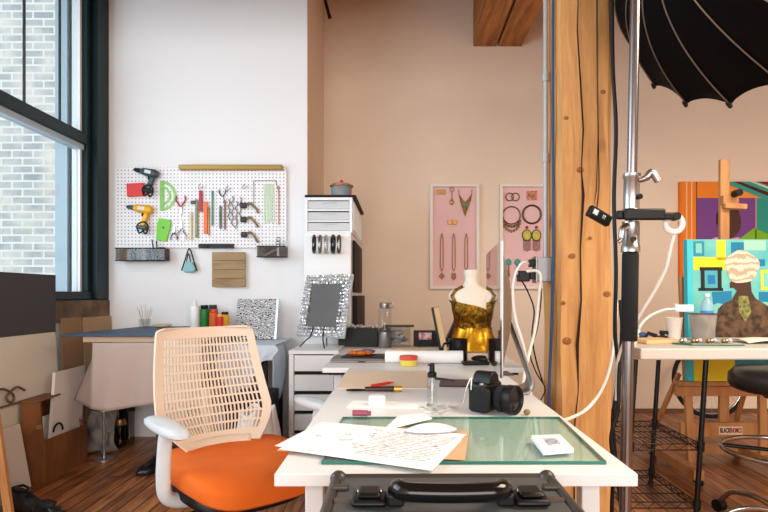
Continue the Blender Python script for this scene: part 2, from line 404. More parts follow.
# rear wall with two tall window openings
mb = MB().bb((XL-.3, YR-.2, 0), (XR+.2, YR, .7)); mb.bb((XL-.3, YR-.2, 2.8), (XR+.2, YR, ZC)); mb.bb((XL-.3, YR-.2, .7), (-1.9, YR, 2.8)); mb.bb((3.2, YR-.2, .7), (XR+.2, YR, 2.8))
struct('wall_rear', mb, M['wall_white'])
struct('baseboard_back', MB().bb((XA+.004, YB-.012, 0), (XR, YB, .03)), mat('baseboard_brown', (110, 84, 66), .7))
# sill
struct('trim_1', MB().bb((XL, .6, .915), (XL+.015, YP, 1.06)), M['ledge'])
# window frame
fr = MB()
xo = XL-.09
win = bpy.data.objects.new('window_1', None); COL.objects.link(win); win['kind'] = 'structure'
fr.bb((xo-.06, W1, WZ0), (XL+.012, YP-.004, WZ1+.05)); fr.bb((xo-.06, W1-.06, WZ0), (XL-.03, W1, WZ1))
fr.bb((xo-.06, W0, WZ0-.13), (XL+.012, YP-.004, WZ0+.0)); fr.bb((xo-.04, W0, WZ0), (XL-.02, W1, WZ0+.06))
fr.bb((xo-.06, W0, WZ1-.08), (XL, W1, WZ1)); fr.bb((xo-.06, W0, WZ0), (XL, W0+.06, WZ1))
ob('window_frame', fr, M['green'], win, bev=.006)
ob('meeting_rail', MB().bb((xo-.03, W0+.06, 2.205), (XL-.03, W1-.06, 2.285)), M['green'], win, bev=.005)
ob('rail_lip', MB().bb((xo-.03, W0+.06, 2.165), (XL-.055, W1-.06, 2.204)), M['bluegrey'], win)
ob('stile', MB().bb((xo-.04, W1-.085, WZ0+.06), (xo+.02, W1-.06, 3.6)), M['whiteP'], win)
ob('storm_stile', MB().bb((xo-.16, W1-.09, WZ0), (xo-.07, W1, 3.6)), M['bluegrey'], win)
for y in (3.53, 3.90):
    ob('muntin', MB().bb((xo-.014, y-.009, 2.286), (xo-.005, y+.009, 3.62)), M['blackMetal'], win)
ob('pane', MB().bb((xo-.004, W0+.06, WZ0+.06), (xo+.002, W1-.085, 2.165)), M['glassw'], win)
ob('pane', MB().bb((xo-.004, W0+.06, 2.286), (xo+.002, W1-.085, 3.62)), M['glassw'], win)
# neighbouring building
nb = thing('neighbouring_building', 'pale weathered brick building wall seen outside the window', 'building', (-6, 5.8, -1))
ob('brick_wall', MB().bb((-6, 0, 0), (2.68, .6, 9)), M['brick'], nb)
ob('corner_trim', MB().bb((2.68, -.02, 0), (2.86, .6, 9)), M['bluegrey'], nb)
ob('side_wall', MB().bb((2.86, .3, 0), (3.4, .6, 9)), M['whiteP'], nb)

struct('shade_girder', MB().bb((XL, 2.48, 2.95), (XR, 2.78, ZC)), M['beam'])      # unseen girder over the post, added to shade the upper back wall
# beam (two timbers side by side) and ceiling pipes
bt = thing('ceiling_beam', 'brown double timber ceiling beam with a dark gap between its halves', 'beam', (.69, 2.79, 3.44))
for x0, x1 in ((0, .215), (.235, .455)):
    ob('timber', MB().bb((x0, 0, 0), (x1, YB-2.79-.001, ZC-3.44-.001)), M['beam'], bt, bev=.008)
ob('gap_shade_strip', MB().bb((.2155, 0, .06), (.2345, YB-2.792, .5)), M['crack'], bt)  # dark strip standing in for the shade between the two timbers
one('hanging_pipe', 'thin black metal pipe slanting down from the ceiling by the alcove corner', 'pipe',
    MB().tube([(-.16, 0, ZC-at(330, 18, 4.7).z), (-.01, 0, .03), (0, 0, 0)], [.014, .014, .017], 10), M['blackMetal'], at(330, 18, 4.7))
one('ceiling_hook', 'small dark hook fixture at the top edge of the alcove', 'hook',
    MB().tube([(0, 0, ZC-3.885), (0, 0, .03)]+[(.03*math.sin(a)*1.2, 0, .0-.03*math.cos(a)+.03) for a in [i*.3 for i in range(9)]], .009, 8), M['blackMetal'], (-.41, 5.0, 3.74+.115))

# ------------------------------------------------------------------ pillar
PX0, PX1, PY0, PY1 = .703, .948, 2.5, 2.76
pl = thing('timber_post', 'thick rough pine timber post with long vertical cracks', 'post', ((PX0+PX1)/2, (PY0+PY1)/2, 0))
pm = MB(); hx, hy = (PX1-PX0)/2, (PY1-PY0)/2
def post_sec(z):
    j = lambda k: .003*math.sin(z*5.1+k)+.002*math.sin(z*13+k*2)
    c = .018
    return [(-hx+c+j(0), -hy+j(1)), (hx-c+j(2), -hy+j(1)), (hx+j(3), -hy+c), (hx+j(3), hy-c), (hx-c, hy), (-hx+c, hy), (-hx+j(4), hy-c), (-hx+j(4), -hy+c+.01)]
nz = 60
for i in range(nz+1):
    z = 2.949*i/nz
    for x, y in post_sec(z): pm.v.append(Vector((x, y, z)))
for i in range(nz):
    for k in range(8): pm.f.append((i*8+k, i*8+(k+1) % 8, (i+1)*8+(k+1) % 8, (i+1)*8+k))
pm.f.append(tuple(range(8))[::-1]); pm.f.append(tuple(nz*8+k for k in range(8)))
ob('post', pm, M['timber'], pl)
def crack(pts):
    m = MB(); P = []
    for px, py, wd in pts:
        p = at(px, py, PY0); P.append((p.x-(PX0+PX1)/2, p.z, wd*(.42 if len(P) % 3 else .85)))
    m.grid(lambda u, v: (lambda i, t: ((P[i][0]*(1-t)+P[i+1][0]*t)+(u-.5)*2*(P[i][2]*(1-t)+P[i+1][2]*t), -hy-.0045, P[i][1]*(1-t)+P[i+1][1]*t))(min(int(v*(len(P)-1)), len(P)-2), v*(len(P)-1)-min(int(v*(len(P)-1)), len(P)-2)), 1, (len(P)-1)*3)
    ob('crack', m, M['crack'], pl, solid=.004)
crack([(579, -60, .003), (578, 0, .003), (577, 30, .005), (580, 80, .004), (583, 130, .007), (581, 170, .004), (583, 195, .007), (580, 250, .006), (581, 300, .007), (577, 345, .008), (578, 390, .004), (574, 430, .005), (574, 500, .003)])
crack([(597, -60, .0012), (597, 60, .0012), (598, 130, .0015), (596, 190, .0015), (594, 204, .001)])

km = mat('pine_knot', (168, 112, 60), .8, col2=(112, 68, 34), vscale=90)
for px, py, r_ in ((572, 256, .016), (607, 294, .018), (563, 303, .012), (567, 341, .022), (580, 170, .018), (590, 238, .010), (566, 118, .012), (603, 92, .016), (570, 388, .014)):
    p = at(px, py, PY0); ob('knot', MB().ball((p.x-(PX0+PX1)/2, -hy-.0015, p.z), r_, 16, (1, .12, .75)), km, pl, smooth=True)
# conduit and blue cable on the post's left face
one('conduit', 'thin grey electrical conduit running down the left side of the timber post', 'conduit',
    MB().tube([(0, 0, 1.235), (0, 0, 2.945)], .011, 12).cyl((0, 0, 1.72), (0, 0, 1.76), .015).cyl((0, 0, 2.1), (0, 0, 2.14), .015), M['conduit'], (PX0-.022, 2.62, 0))
one('network_cable', 'blue cable running down the left edge of the timber post', 'cable',
    MB().tube(bez([(PX0-.010, 2.525, 2.945), (PX0-.012, 2.525, 2.6), (PX0-.012, 2.53, 1.9), (PX0-.012, 2.525, 1.3), (PX0-.02, 2.53, .9), (PX0-.03, 2.53, .62), (PX0-.02, 2.53, .02)]), .0065, 8), M['blue'], smooth=True)
ot = thing('outlet_box', 'grey metal electrical box on the left side of the timber post', 'outlet box', (PX0-.003, 2.60, 1.16))
ob('housing', MB().bb((-.07, -.035, 0), (0, .035, .115)), M['boxsteel'], ot, bev=.004)
ob('cover', MB().bb((-.078, -.04, -.004), (-.0705, .04, .119)), M['alu'], ot, bev=.002)
for z in (.07, .012):
    ob('socket', MB().bb((-.10, -.022, z), (-.079, .022, z+.036)), M['black'], ot, bev=.003)
one('power_adapter', 'black cube power adapter plugged into the grey electrical box', 'adapter',
    MB().bb((-.052, -.025, 0), (0, .025, .05)), M['black'], (PX0-.105, 2.60, 1.162), bev=.004)
def cable(name, label, pts, r, m, cat='cable', n=10):
    return one(name, label, cat, MB().tube(bez(pts, n), r, 8), m, smooth=True)
q = lambda px, py, D: tuple(at(px, py, D))
cable('white_mains_lead', 'white power cord looping left from the grey electrical box down behind the desk', [(PX0-.103, 2.6, 1.245), q(522, 263, 2.59), q(515, 275, 2.58), q(513, 295, 2.58), q(516, 320, 2.57), q(524, 348, 2.5), q(527, 372, 2.40), q(532, 400, 2.3)], .006, M['whiteC'])
cable('white_mains_lead', 'white power cord hanging straight from the white plug by the timber post', [(PX0-.165, 2.6, 1.20), q(539, 272, 2.56), q(539, 295, 2.56), q(536, 325, 2.56), q(530, 350, 2.52), q(524, 380, 2.45), q(524, 420, 2.45)], .007, M['whiteC'])
cable('thin_cable', 'thin black cable dropping from the power adapter behind the desk', [(PX0-.158, 2.58, 1.19), q(527, 290, 2.6), q(534, 310, 2.6), q(532, 335, 2.6), q(536, 360, 2.6), q(543, 383, 2.62)], .0035, M['black'])
cable('charging_cable', 'thin black cable curving beside the timber post below the electrical box', [(PX0-.05, 2.6, 1.158), q(541, 300, 2.6), q(537, 330, 2.6), q(530, 352, 2.6), q(536, 372, 2.6), q(545, 388, 2.6), q(541, 400, 2.6)], .003, M['black'])
cable('extension_lead', 'white extension lead curving along the right of the timber post to the desk', [q(617, 300, 2.42), q(613, 350, 2.38), q(604, 385, 2.34), q(588, 408, 2.3), q(568, 419, 2.2), q(550, 422, 2.25), q(540, 440, 2.4)], .007, M['whiteC'])

# ------------------------------------------------------------------ desks
ZD = .73
def desk(name, label, x0, x1, y0, y1, legs):
    t = thing(name, label, 'desk', ((x0+x1)/2, (y0+y1)/2, 0))
    a, b = (x1-x0)/2, (y1-y0)/2
    ob('desktop', MB().bb((-a, -b, ZD-.026), (a, b, ZD)), M['white'], t, bev=.0015)
    for lx in (-1, 1):
        for ly in (-1, 1):
            lg = ob('leg', MB().bb((lx*(a-.07)-.02, ly*(b-.1)-.02, 0), (lx*(a-.07)+.02, ly*(b-.1)+.02, ZD-.027)), M['white'], t, bev=.003)
            ob('bracket', MB().bb((lx*(a-.07)-.045, ly*(b-.1)-.04, ZD-.046), (lx*(a-.07)+.045, ly*(b-.1)+.02, ZD-.0265)), M['black'], lg)
    return t
D1 = .37*F/179
desk('desk', 'long white desk in the foreground carrying the glass sheet and drawings', -.26, .492, D1, 2.845, 1)
desk('desk', 'white desk at the far end holding the mannequin and black mug', -.395, .64, 2.85, 4.15, 1)

# dresser
dr = thing('drawer_unit', 'white drawer unit with open handle slots under the crystal frame', 'drawers', (-.56, 3.885, 0))
ob('carcass', MB().bb((-.16, -.255, .02), (-.13, .25, .715)).bb((.13, -.255, .02), (.16, .25, .715)).bb((-.13, .22, .02), (.13, .25, .715)).bb((-.13, -.2, .02), (.13, .22, .04)), M['white'], dr)
ob('top', MB().bb((-.162, -.26, .716), (.162, .255, .74)), M['white'], dr, bev=.002)
ob('plinth', MB().bb((-.15, -.2, 0), (.15, .24, .0195)), M['white'], dr)
ob('recess_shade', MB().bb((-.129, -.22, .05), (.129, -.2, .71)), M['blackM'], dr)  # black sheet standing in for the shade behind the drawer gaps
for i in range(5):
    z1 = .708-i*.128; z0 = z1-.103
    ob('drawer', MB().bb((-.127, -.25, z0), (.127, -.2205, z1)), M['white'], dr, bev=.002)

# tall tower cabinet
tw = thing('tall_cabinet', 'tall narrow white cabinet with black shelf openings on its side', 'cabinet', (-.53, 4.17, 0))
ob('body', MB().bb((-.185, 0, 0), (.165, 1.04, 1.565)), M['whiteP'], tw, bev=.004)
for z0, z1, y0, y1, x in ((1.12, 1.52, .12, .92, .185), (.76, 1.095, .1, 1.0, .205)):
    ob('bin', MB().bb((.1655, y0, z0), (x, y0+(y1-y0)*.48, z1)), M['blackM'], tw, bev=.004)
    ob('bin', MB().bb((.1655, y0+(y1-y0)*.52, z0), (x, y1, z1)), mat('dark_brown_bin', (52, 40, 34), .7), tw, bev=.004)
for x, z in ((-.16, 1.54), (.14, 1.54)):
    ob('screw_cap', MB().cyl((x, -.004, z), (x, 0, z), .006, n=10), M['steel'], tw)
pd_ = thing('plastic_organiser', 'white plastic three drawer organiser on top of the tall cabinet', 'drawers', (-.535, 4.19, 1.566))
b_ = MB(); W = .178
b_.bb((-W, 0, 0), (-W+.022, .95, .265)).bb((W-.022, 0, 0), (W, .95, .265)).bb((-W+.022, .93, 0), (W-.022, .95, .265))
for z in (0, .08, .163, .243): b_.bb((-W+.022, 0, z), (W-.022, .93, z+.014+(.008 if z > .2 else 0)))
ob('shell', b_, M['whiteP'], pd_, bev=.003)
for i, z in enumerate((.016, .096, .179)):
    d = ob('drawer', MB().bb((-W+.024, .006, z), (W-.024, .6, z+.058)), M['frost'], pd_, bev=.002)
    ob('handle', MB().bb((-.05, -.006, z+.045), (.05, .005, z+.055)), M['frost'], d)
for k in range(9):
    ob('side_rib', MB().bb((W+.0005, .06+k*.1, .03), (W+.008, .1+k*.1, .235)), M['whiteP'], pd_)
one('dark_board', 'thin black board lying on top of the plastic drawer organiser', 'board', MB().bb((-.178, 0, 0), (.205, .93, .018)), M['blackM'], (-.535, 4.19, 1.832), bev=.002)
pot = thing('trinket_pot', 'small blue and brown patterned pot with a red-rimmed lid', 'pot', (-.455, 4.36, 1.851)); pot.scale = (1.25, 1.25, 1.25)
ob('body', MB().lathe([(.05, 0), (.062, .01), (.064, .06), (.06, .072)]), mat('pot_pattern', (90, 150, 170), .4, col2=(170, 110, 70), vscale=40), pot, smooth=True)
ld = ob('lid', MB().lathe([(.072, .073), (.075, .078), (.06, .088), (.02, .096)]), mat('pot_lid', (170, 80, 70), .4, col2=(200, 170, 140), vscale=30), pot, smooth=True)
ob('knob', MB().ball((0, 0, .104), .012), M['red'], ld)
# bracelets on a rod
one('bracelet_rod', 'thin clear rod on the front of the tall cabinet carrying the bracelets', 'rod', MB().cyl((-.12, -.05, 0), (.12, -.05, 0), .006).cyl((-.1, -.05, 0), (-.1, 0, 0), .004).cyl((.1, -.05, 0), (.1, 0, 0), .004), M['clear'], (-.54, 4.168, 1.525))
for i, (px, c, c2, nm) in enumerate(((314, (24, 20, 22), None, 'plain black bracelet, leftmost on the rod'), (320, (52, 30, 30), (150, 120, 110), 'dark red beaded bracelet, second from left on the rod'), (326, (196, 190, 170), (120, 116, 100), 'pale silver beaded bracelet in the middle of the rod'), (333, (26, 24, 26), None, 'wide black bracelet, second from right on the rod'), (339, (120, 84, 40), (40, 30, 24), 'amber and brown bracelet, rightmost on the rod'))):
    m_ = mat('bracelet_finish', c, .4, col2=c2, vscale=60)
    bm_ = MB()
    if c2:
        for p in ring((0, 0, 0), .062, 26, 'x'): bm_.ball(p, .0085, 8)
    else: bm_.tube(ring((0, 0, 0), .062, 32, 'x'), .009+.002*(i == 3), 8, closed=True)
    one('bracelet', nm, 'bracelet', bm_, m_, ((px-VX)/F*4.118, 4.118, 1.474), (0, 0, math.radians(16)), 'bracelets on the cabinet rod', smooth=True)

# crystal frame on easel
psi, th = math.radians(-33), math.radians(13)
fo = thing('crystal_frame', 'grey panel in a wide beaded crystal frame on a metal stand', 'picture frame', (-.545, 3.82, .742), rot=(0, 0, 0))
R = Euler((-th, 0, psi)).to_matrix().to_4x4(); R = Matrix.Translation((0, 0, .07)) @ R
fw, fh, bw = .205, .44, .062
ob('panel', MB().add([R @ Vector(v) for v in [(-fw+.05, -.004, .05), (fw-.05, -.004, .05), (fw-.05, -.004, fh-.05), (-fw+.05, -.004, fh-.05), (-fw+.05, .01, .05), (fw-.05, .01, .05), (fw-.05, .01, fh-.05), (-fw+.05, .01, fh-.05)]], [(0,1,2,3),(7,6,5,4),(0,4,5,1),(1,5,6,2),(2,6,7,3),(3,7,4,0)]), M['greyfab'], fo)
cb = MB(); rr = random.Random(3)
nxx, nzz = 17, 18
for i in range(nxx):
    for j in range(nzz):
        x = -fw+(i+.5)*2*fw/nxx; z = (j+.5)*fh/nzz
        if abs(x) < fw-bw and bw < z < fh-bw: continue
        cb.ball(R @ Vector((x+rr.uniform(-.004, .004), -.012+rr.uniform(-.006, .004), z+rr.uniform(-.003, .003))), rr.uniform(.009, .0135), 6, (1, .8, 1), (rr.random(), rr.random(), rr.random()))
ob('crystal_border', cb, M['crystal'], fo)
ob('frame_back', MB().add([R @ Vector(v) for v in [(-fw, .0, 0), (fw, .0, 0), (fw, .0, fh), (-fw, .0, fh), (-fw, .014, 0), (fw, .014, 0), (fw, .014, fh), (-fw, .014, fh)]], [(0,1,2,3),(7,6,5,4),(0,4,5,1),(1,5,6,2),(2,6,7,3),(3,7,4,0)]), M['frost'], fo)
for sx in (-1, 1):
    p = [R @ Vector((sx*.05, -.03, .07)), R @ Vector((sx*.055, -.035, .0)), R @ Vector((sx*.075, -.05, -.03)), (R @ Vector((sx*.11, -.085, 0)))*1]
    p[-1].z = .006; ob('stand_leg', MB().tube(bez(p), .0045, 8), M['blackMetal'], fo, smooth=True)
p = [R @ Vector((0, .02, .22)), R @ Vector((0, .07, .0))]; p[-1].z = .005
ob('stand_leg', MB().tube(p, .0045, 8), M['blackMetal'], fo)

# ------------------------------------------------------------------ things on the far desk
Z = ZD+.0008
bx_ = thing('jewellery_box', 'black open box with jewellery heaped on top beside the steel bottle', 'box', (-.30, 4.07, Z))
ob('box_body', MB().bb((-.142, -.07, 0), (.142, .07, .128)), M['black'], bx_, bev=.003)
cb = MB()
for k in range(46):
    cb.ball((rr.uniform(-.12, .13), rr.uniform(-.05, .05), .135+rr.uniform(0, .014)), rr.uniform(.006, .013), 6)
ob('trinkets', cb, M['crystal'], bx_)['kind'] = 'stuff'
bo = thing('water_bottle', 'tall clear bottle with steel lower half and steel lid', 'bottle', (-.107, 3.93, Z))
ob('glass_body', MB().lathe([(.046, .112), (.046, .262), (.036, .275)]), M['clear'], bo, smooth=True)
ob('steel_base', MB().lathe([(.044, 0), (.047, .004), (.047, .11)]), M['steel'], bo, smooth=True)
ob('strainer', MB().lathe([(.04, .1125), (.038, .135), (.02, .142)]), M['dark'], bo, smooth=True)
cp = ob('lid', MB().lathe([(.036, .276), (.037, .28), (.037, .31), (.03, .316)]), M['steel'], bo, smooth=True)
ob('lid_loop', MB().tube(ring((.04, 0, .295), .018, 16, 'y'), .004, 6, closed=True), M['steel'], cp)
# bins behind
for (px, lab, c) in ((398, 'clear plastic bin of green and white packets behind the steel bottle', (150, 196, 150)),):
    bn = thing('plastic_bin', lab, 'bin', ((px-VX)/F*4.06+.0, 4.06, Z))
    m_ = MB(); m_.bb((-.09, -.08, 0), (.09, .08, .006)).bb((-.09, -.08, .006), (-.086, .08, .14)).bb((.086, -.08, .006), (.09, .08, .14)).bb((-.086, -.08, .006), (.086, -.076, .14)).bb((-.086, .076, .006), (.086, .08, .14))
    ob('bin_walls', m_, M['clear'], bn)
    pk = MB()
    for k in range(14): pk.box((rr.uniform(-.055, .055), rr.uniform(-.045, .045), .03+k*.006), (.06, .035, .014), (rr.uniform(-.5, .5), rr.uniform(-.5, .5), rr.uniform(0, 3)))
    ob('packets', pk, mat('packets_mix', (170, 204, 170), .5, col2=(222, 206, 222), vscale=14), bn)['kind'] = 'stuff'
bb_ = thing('black_storage_box', 'low open black box with a red and white card at its front', 'box', (.205, 4.07, Z))
ob('box_body', MB().bb((-.105, -.06, 0), (.105, .07, .11)), M['black'], bb_, bev=.003)
ob('card', MB().bb((-.07, -.066, .05), (.02, -.061, .1)), mat('red_white_card', (200, 60, 60), .5, col2=(226, 210, 206), vscale=30), bb_)
one('black_tray', 'flat black lid lying over the clear plastic bin', 'lid', MB().bb((-.11, -.09, 0), (.11, .09, .008)), M['black'], (-.01, 4.06, Z+.1412))
pr = MB().prism([(0, 0), (.05, 0), (.115, .17), (.115, .2), (.09, .2)], .12)
one('black_easel_back', 'black slanted support panel leaning behind the wooden framed board', 'panel', pr, M['black'], (.312, 4.0, Z))
wb = thing('framed_board', 'thin wood-edged board standing on edge left of the gold bust', 'board', (.25, 3.5, Z), rot=(0, math.radians(-11), math.radians(-4)))
ob('board', MB().bb((0, 0, 0.006), (.016, .3, .29)), M['black'], wb)
ob('wood_edge', MB().bb((.0165, -.004, .006), (.05, .3, .29)), mat('pale_wood_edge', (206, 172, 126), .6, var=.1), wb)
# papers and small clutter
def paper(name, label, cx, cy, w_, h_, rz, m, z=Z, th_=.0012, cat='paper'):
    return one(name, label, cat, MB().bb((-w_/2, -h_/2, 0), (w_/2, h_/2, th_)), m, (cx, cy, z), (0, 0, rz))
paper('paper_sheet', 'white loose paper beneath the steel bottle on the far desk', -.14, 3.70, .34, .28, .3, M['paper'])
paper('wooden_ruler', 'pale wooden strip lying across the back of the far desk', .12, 3.86, .3, .03, .08, mat('ruler_wood', (226, 190, 140), .6), th_=.006, cat='ruler')
paper('wooden_stick', 'second pale wooden strip lying in front of the clear plastic bin', .05, 3.75, .26, .018, .05, mat('stick_wood', (214, 176, 122), .6), th_=.008, cat='stick')
lt = thing('laptop', 'closed silver laptop at the left corner of the far desk', 'laptop', (-.20, 3.17, Z))
ob('base', MB().bb((-.18, -.12, 0), (.17, .12, .010)), M['alu'], lt, bev=.004)
ob('lid', MB().bb((-.18, -.12, .011), (.17, .12, .018)), M['alu'], lt, bev=.003)
ob('logo_plate', MB().bb((-.03, -.122, .003), (.01, -.1205, .009)), M['dark'], lt)
zl = Z+.0185
one('black_folder', 'black folder lying on the silver laptop', 'folder', MB().bb((-.14, -.09, 0), (.14, .09, .006)), M['black'], (-.18, 3.2, zl), (0, 0, -.12))
one('orange_glove', 'crumpled orange cloth tool pouch on the black folder', 'cloth', MB().ball((0, 0, .016), .016, 12, (3.3, 2, 1)).ball((.055, .01, .016), .013, 12, (2, 1.5, 1)).ball((-.04, .0, .02), .014, 10, (1.5, 1.5, 1.1)), mat('orange_cloth', (222, 118, 30), .7, bump=.5, bscale=50, col2=(150, 60, 20), vscale=40), (-.235, 3.17, zl+.0062), smooth=True)
one('purple_pencil_case', 'small purple grey pouch behind the orange cloth', 'pouch', MB().ball((0, 0, .016), .016, 12, (3, 1.3, .9)), mat('purple_cloth', (98, 90, 120), .7), (-.19, 3.255, zl+.0075), smooth=True)
one('black_tablet', 'thin black tablet lying flat in front of the clear plastic bin', 'tablet', MB().bb((-.09, -.07, 0), (.11, .07, .01)), M['black'], (.06, 3.52, Z), (0, 0, -.05), bev=.003)
one('paper_roll', 'long roll of white paper lying across the far desk', 'paper roll', MB().tube([(-.21, 0, .034), (.21, 0, .034)], .034, 32), M['paper'], (.13, 3.04, Z), (0, 0, math.radians(-3)), smooth=True)
jr = thing('cream_jar', 'small round yellow jar with a red lid in front of the paper roll', 'jar', (.045, 2.93, Z))
ob('jar_body', MB().lathe([(.042, 0), (.046, .004), (.046, .03)]), M['lemon'], jr, smooth=True)
ob('lid', MB().lathe([(.047, .0305), (.048, .034), (.048, .050), (.044, .053)]), mat('coral_lid', (214, 84, 62), .4), jr, smooth=True)
mg = thing('mug', 'glossy black ceramic mug with handle on the far desk', 'mug', (.325, 3.13, Z))
ob('cup', MB().lathe([(.046, 0), (.052, .005), (.054, .12), (.055, .124), (.05, .124), (.049, .02), (.01, .015)]), mat('black_glaze', (14, 14, 16), .12), mg, smooth=True)
ob('handle', MB().tube(bez([(-.052, 0, .1), (-.078, 0, .095), (-.088, 0, .065), (-.075, 0, .035), (-.051, 0, .03)]), .007, 8), mat('black_glaze_handle', (14, 14, 16), .12), mg, smooth=True)
one('computer_mouse', 'black computer mouse beside the black mug', 'computer mouse', MB().ball((0, 0, .018), .03, 16, (1.7, 1.1, .6)), M['black'], (.445, 3.10, Z), smooth=True)
one('phone_charger', 'flat black gadget lying in front of the black mouse', 'gadget', MB().bb((-.07, -.03, 0), (.07, .03, .018)).bb((.03, -.035, .018), (.06, .03, .03)), M['black'], (.40, 2.97, Z), (0, 0, .1), bev=.004)

# bust
bs = thing('mannequin_bust', 'small white mannequin bust wearing a one-shoulder gold sequin dress', 'mannequin', (.47, 3.7, Z))
prof = [(270, 7, 7), (273, 7.3, 7), (279, 6.2, 6.5), (284, 7.5, 7), (287, 12, 8), (290, 19, 9.5), (293, 22, 11), (297, 22.8, 12), (301, 21, 12.5), (305, 18.5, 14), (312, 18, 14), (322, 15.5, 11), (331, 15.5, 11), (341, 18, 13), (350.6, 20, 14)]
sB = F/3.7
def bust_pt(t, a, grow=0.0):
    f = t*(len(prof)-1); i = min(int(f), len(prof)-2); g = f-i
    y, hw, hd = [prof[i][k]*(1-g)+prof[i+1][k]*g for k in range(3)]
    z = CZ-(y-HY)/sB-Z
    c, s = math.cos(a), math.sin(a)
    x = (hw/sB+grow)*math.copysign(abs(c)**.85, c); yy = (hd/sB+grow)*math.copysign(abs(s)**.85, s)
    if s < 0:      # breasts
        for bx0 in (-.055, .055): yy -= .035*math.exp(-((x-bx0)/.035)**2-((z-.24)/.035)**2)
    return Vector((x, yy, max(z, 0.001)))
mbb = MB(); nA, nT = 36, 42
mbb.grid(lambda u, v: bust_pt(v, u*2*PI), nA, nT)
mbb.f.append(tuple(range(nA)))
ob('bust', mbb, M['bust'], bs, smooth=True)
def dress_fn(z_hi_l, z_hi_r, t1, grow):
    def fn(u, v):
        a = u*2*PI; c = math.cos(a)
        tt = (.60 if True else 0)+(-c)*(-.0)
        top = .64+.07*c if c > -0.2 else .626-.09*(-c-.2)     # neckline rises towards the left shoulder
        t = top*(1-v)+t1*v
        return bust_pt(t, a, grow*(1+.35*math.sin(a*9+v*14)*(.5+v)))
    return fn
ob('sequin_bodice', MB().grid(dress_fn(0, 0, .84, .006), 60, 20), M['sequin'], bs, smooth=True)
def skirt(u, v):
    a = u*2*PI; p = bust_pt(.83*(1-v)+1.0*v, a, .008+.012*v+.006*math.sin(a*7+v*2))
    if math.cos(a) > .2: p.x += .05*v*v*(math.cos(a)-.2)
    p.z = max(p.z, .004); return p
ob('satin_skirt', MB().grid(skirt, 84, 14), M['satin'], bs, smooth=True)
ob('strap', MB().tube([bust_pt(.28, PI*1.25, .004), bust_pt(.36, PI*1.22, .006), bust_pt(.48, PI*1.2, .008), bust_pt(.6, PI*1.22, .006)], .012, 8), M['sequin'], bs, smooth=True)

# ------------------------------------------------------------------ computer
ma, mbp = Vector((.337, 1.85)), Vector((.388, 2.48))
dv = (mbp-ma); ang = math.atan2(dv.y, dv.x)
im = thing('desktop_computer', 'large silver all-in-one computer turned edge-on with its glossy screen facing left', 'computer', ((ma.x+mbp.x)/2, (ma.y+mbp.y)/2, Z), ang)
L = dv.length/2
# local x along the panel, local +y = screen side (left)
ob('glass_front', MB().bb((-L, .001, .095), (L, .006, .548)), M['screen'], im)
def back(u, v):
    a = (u*2-1); b = (v*2-1); return (a*L, -.004-.058*max(0, (1-abs(a)**2.2))*max(0, (1-abs(b)**2.2))**1.0, .0945+(.453)*v)
ob('shell', MB().bb((-L, -.004, .095), (L, .0008, .548)).grid(back, 20, 16), M['alu'], im, smooth=True)
st = MB(); sw = .09
prf = [(-.03, .32), (-.05, .325), (-.085, .21), (-.125, .07), (-.13, .03), (-.115, .006), (.0, .006), (.04, .004), (.04, 0), (-.12, 0), (-.142, .02), (-.138, .07), (-.098, .21), (-.06, .33)]
pts = [(-.045, .31), (-.085, .2), (-.13, .075), (-.138, .035), (-.118, .008), (-.06, .004), (.06, .004)]
P3 = bez([(0, a, b) for a, b in pts], 6)
st.grid(lambda u, v: (lambda p: ((u-.5)*sw*2, p.y, p.z))(P3[min(int(round(v*(len(P3)-1))), len(P3)-1)]), 1, len(P3)-1)
ob('stand', st, M['alu'], im, solid=.007, smooth=True)
one('graphics_tablet', 'flat dark maroon tablet lying under the computer screen', 'tablet', MB().bb((-.1, -.09, 0), (.1, .09, .006)), mat('dark_maroon', (70, 48, 54), .4), (.265, 2.33, Z), (0, 0, -.1), bev=.003)
one('black_notebook', 'dark flat tablet to the right of the computer foot', 'tablet', MB().bb((-.065, -.06, 0), (.065, .06, .006)), mat('dark_slate', (58, 52, 58), .4), (.455, 2.62, Z), (0, 0, .1), bev=.003)

# ------------------------------------------------------------------ DSLR camera
dc = thing('dslr_camera', 'black digital camera with a large lens on the front desk', 'camera', (.275, 1.80, Z), math.radians(47))
b_ = MB().bb((-.055, -.03, 0), (.055, .032, .092))
ob('body', b_, M['black'], dc, bev=.012, bseg=4, smooth=True)
ob('grip', MB().bb((-.074, -.048, .004), (-.036, .0, .078)), M['rubber'], dc, bev=.012, bseg=4, smooth=True)
ob('viewfinder_hump', MB().prism([(-.032, .086), (.032, .086), (.024, .112), (.012, .125), (-.012, .125), (-.024, .112)], .066, Matrix.Translation((0, -.034, 0))), M['black'], dc, bev=.005, smooth=True)
ob('mode_dial', MB().cyl((.042, .005, .0885), (.042, .005, .1), .013), M['blackM'], dc)
ob('shutter_button', MB().cyl((-.052, -.022, .0885), (-.052, -.022, .095), .008), M['steel'], dc)
ob('screen', MB().bb((-.03, .0325, .012), (.035, .035, .066)), M['screen'], dc)
lr = Euler((PI/2, 0, 0)).to_matrix().to_4x4(); lr = Matrix.Translation((0, -.031, .045)) @ lr
ln = ob('lens', MB().lathe([(.034, 0), (.036, .004), (.036, .02), (.041, .024), (.041, .05), (.045, .054), (.045, .082), (.041, .084), (.037, .076), (.01, .072)], 36, lr), M['black'], dc, smooth=True)
ob('focus_ring', MB().lathe([(.0415, .026), (.0425, .028), (.0425, .046), (.0415, .048)], 36, lr, cap=False), M['rubber'], ln)
ob('front_glass', MB().lathe([(.036, .0765), (.02, .080), (.002, .081)], 28, lr), mat('coated_lens', (8, 8, 14), .25), ln, smooth=True)
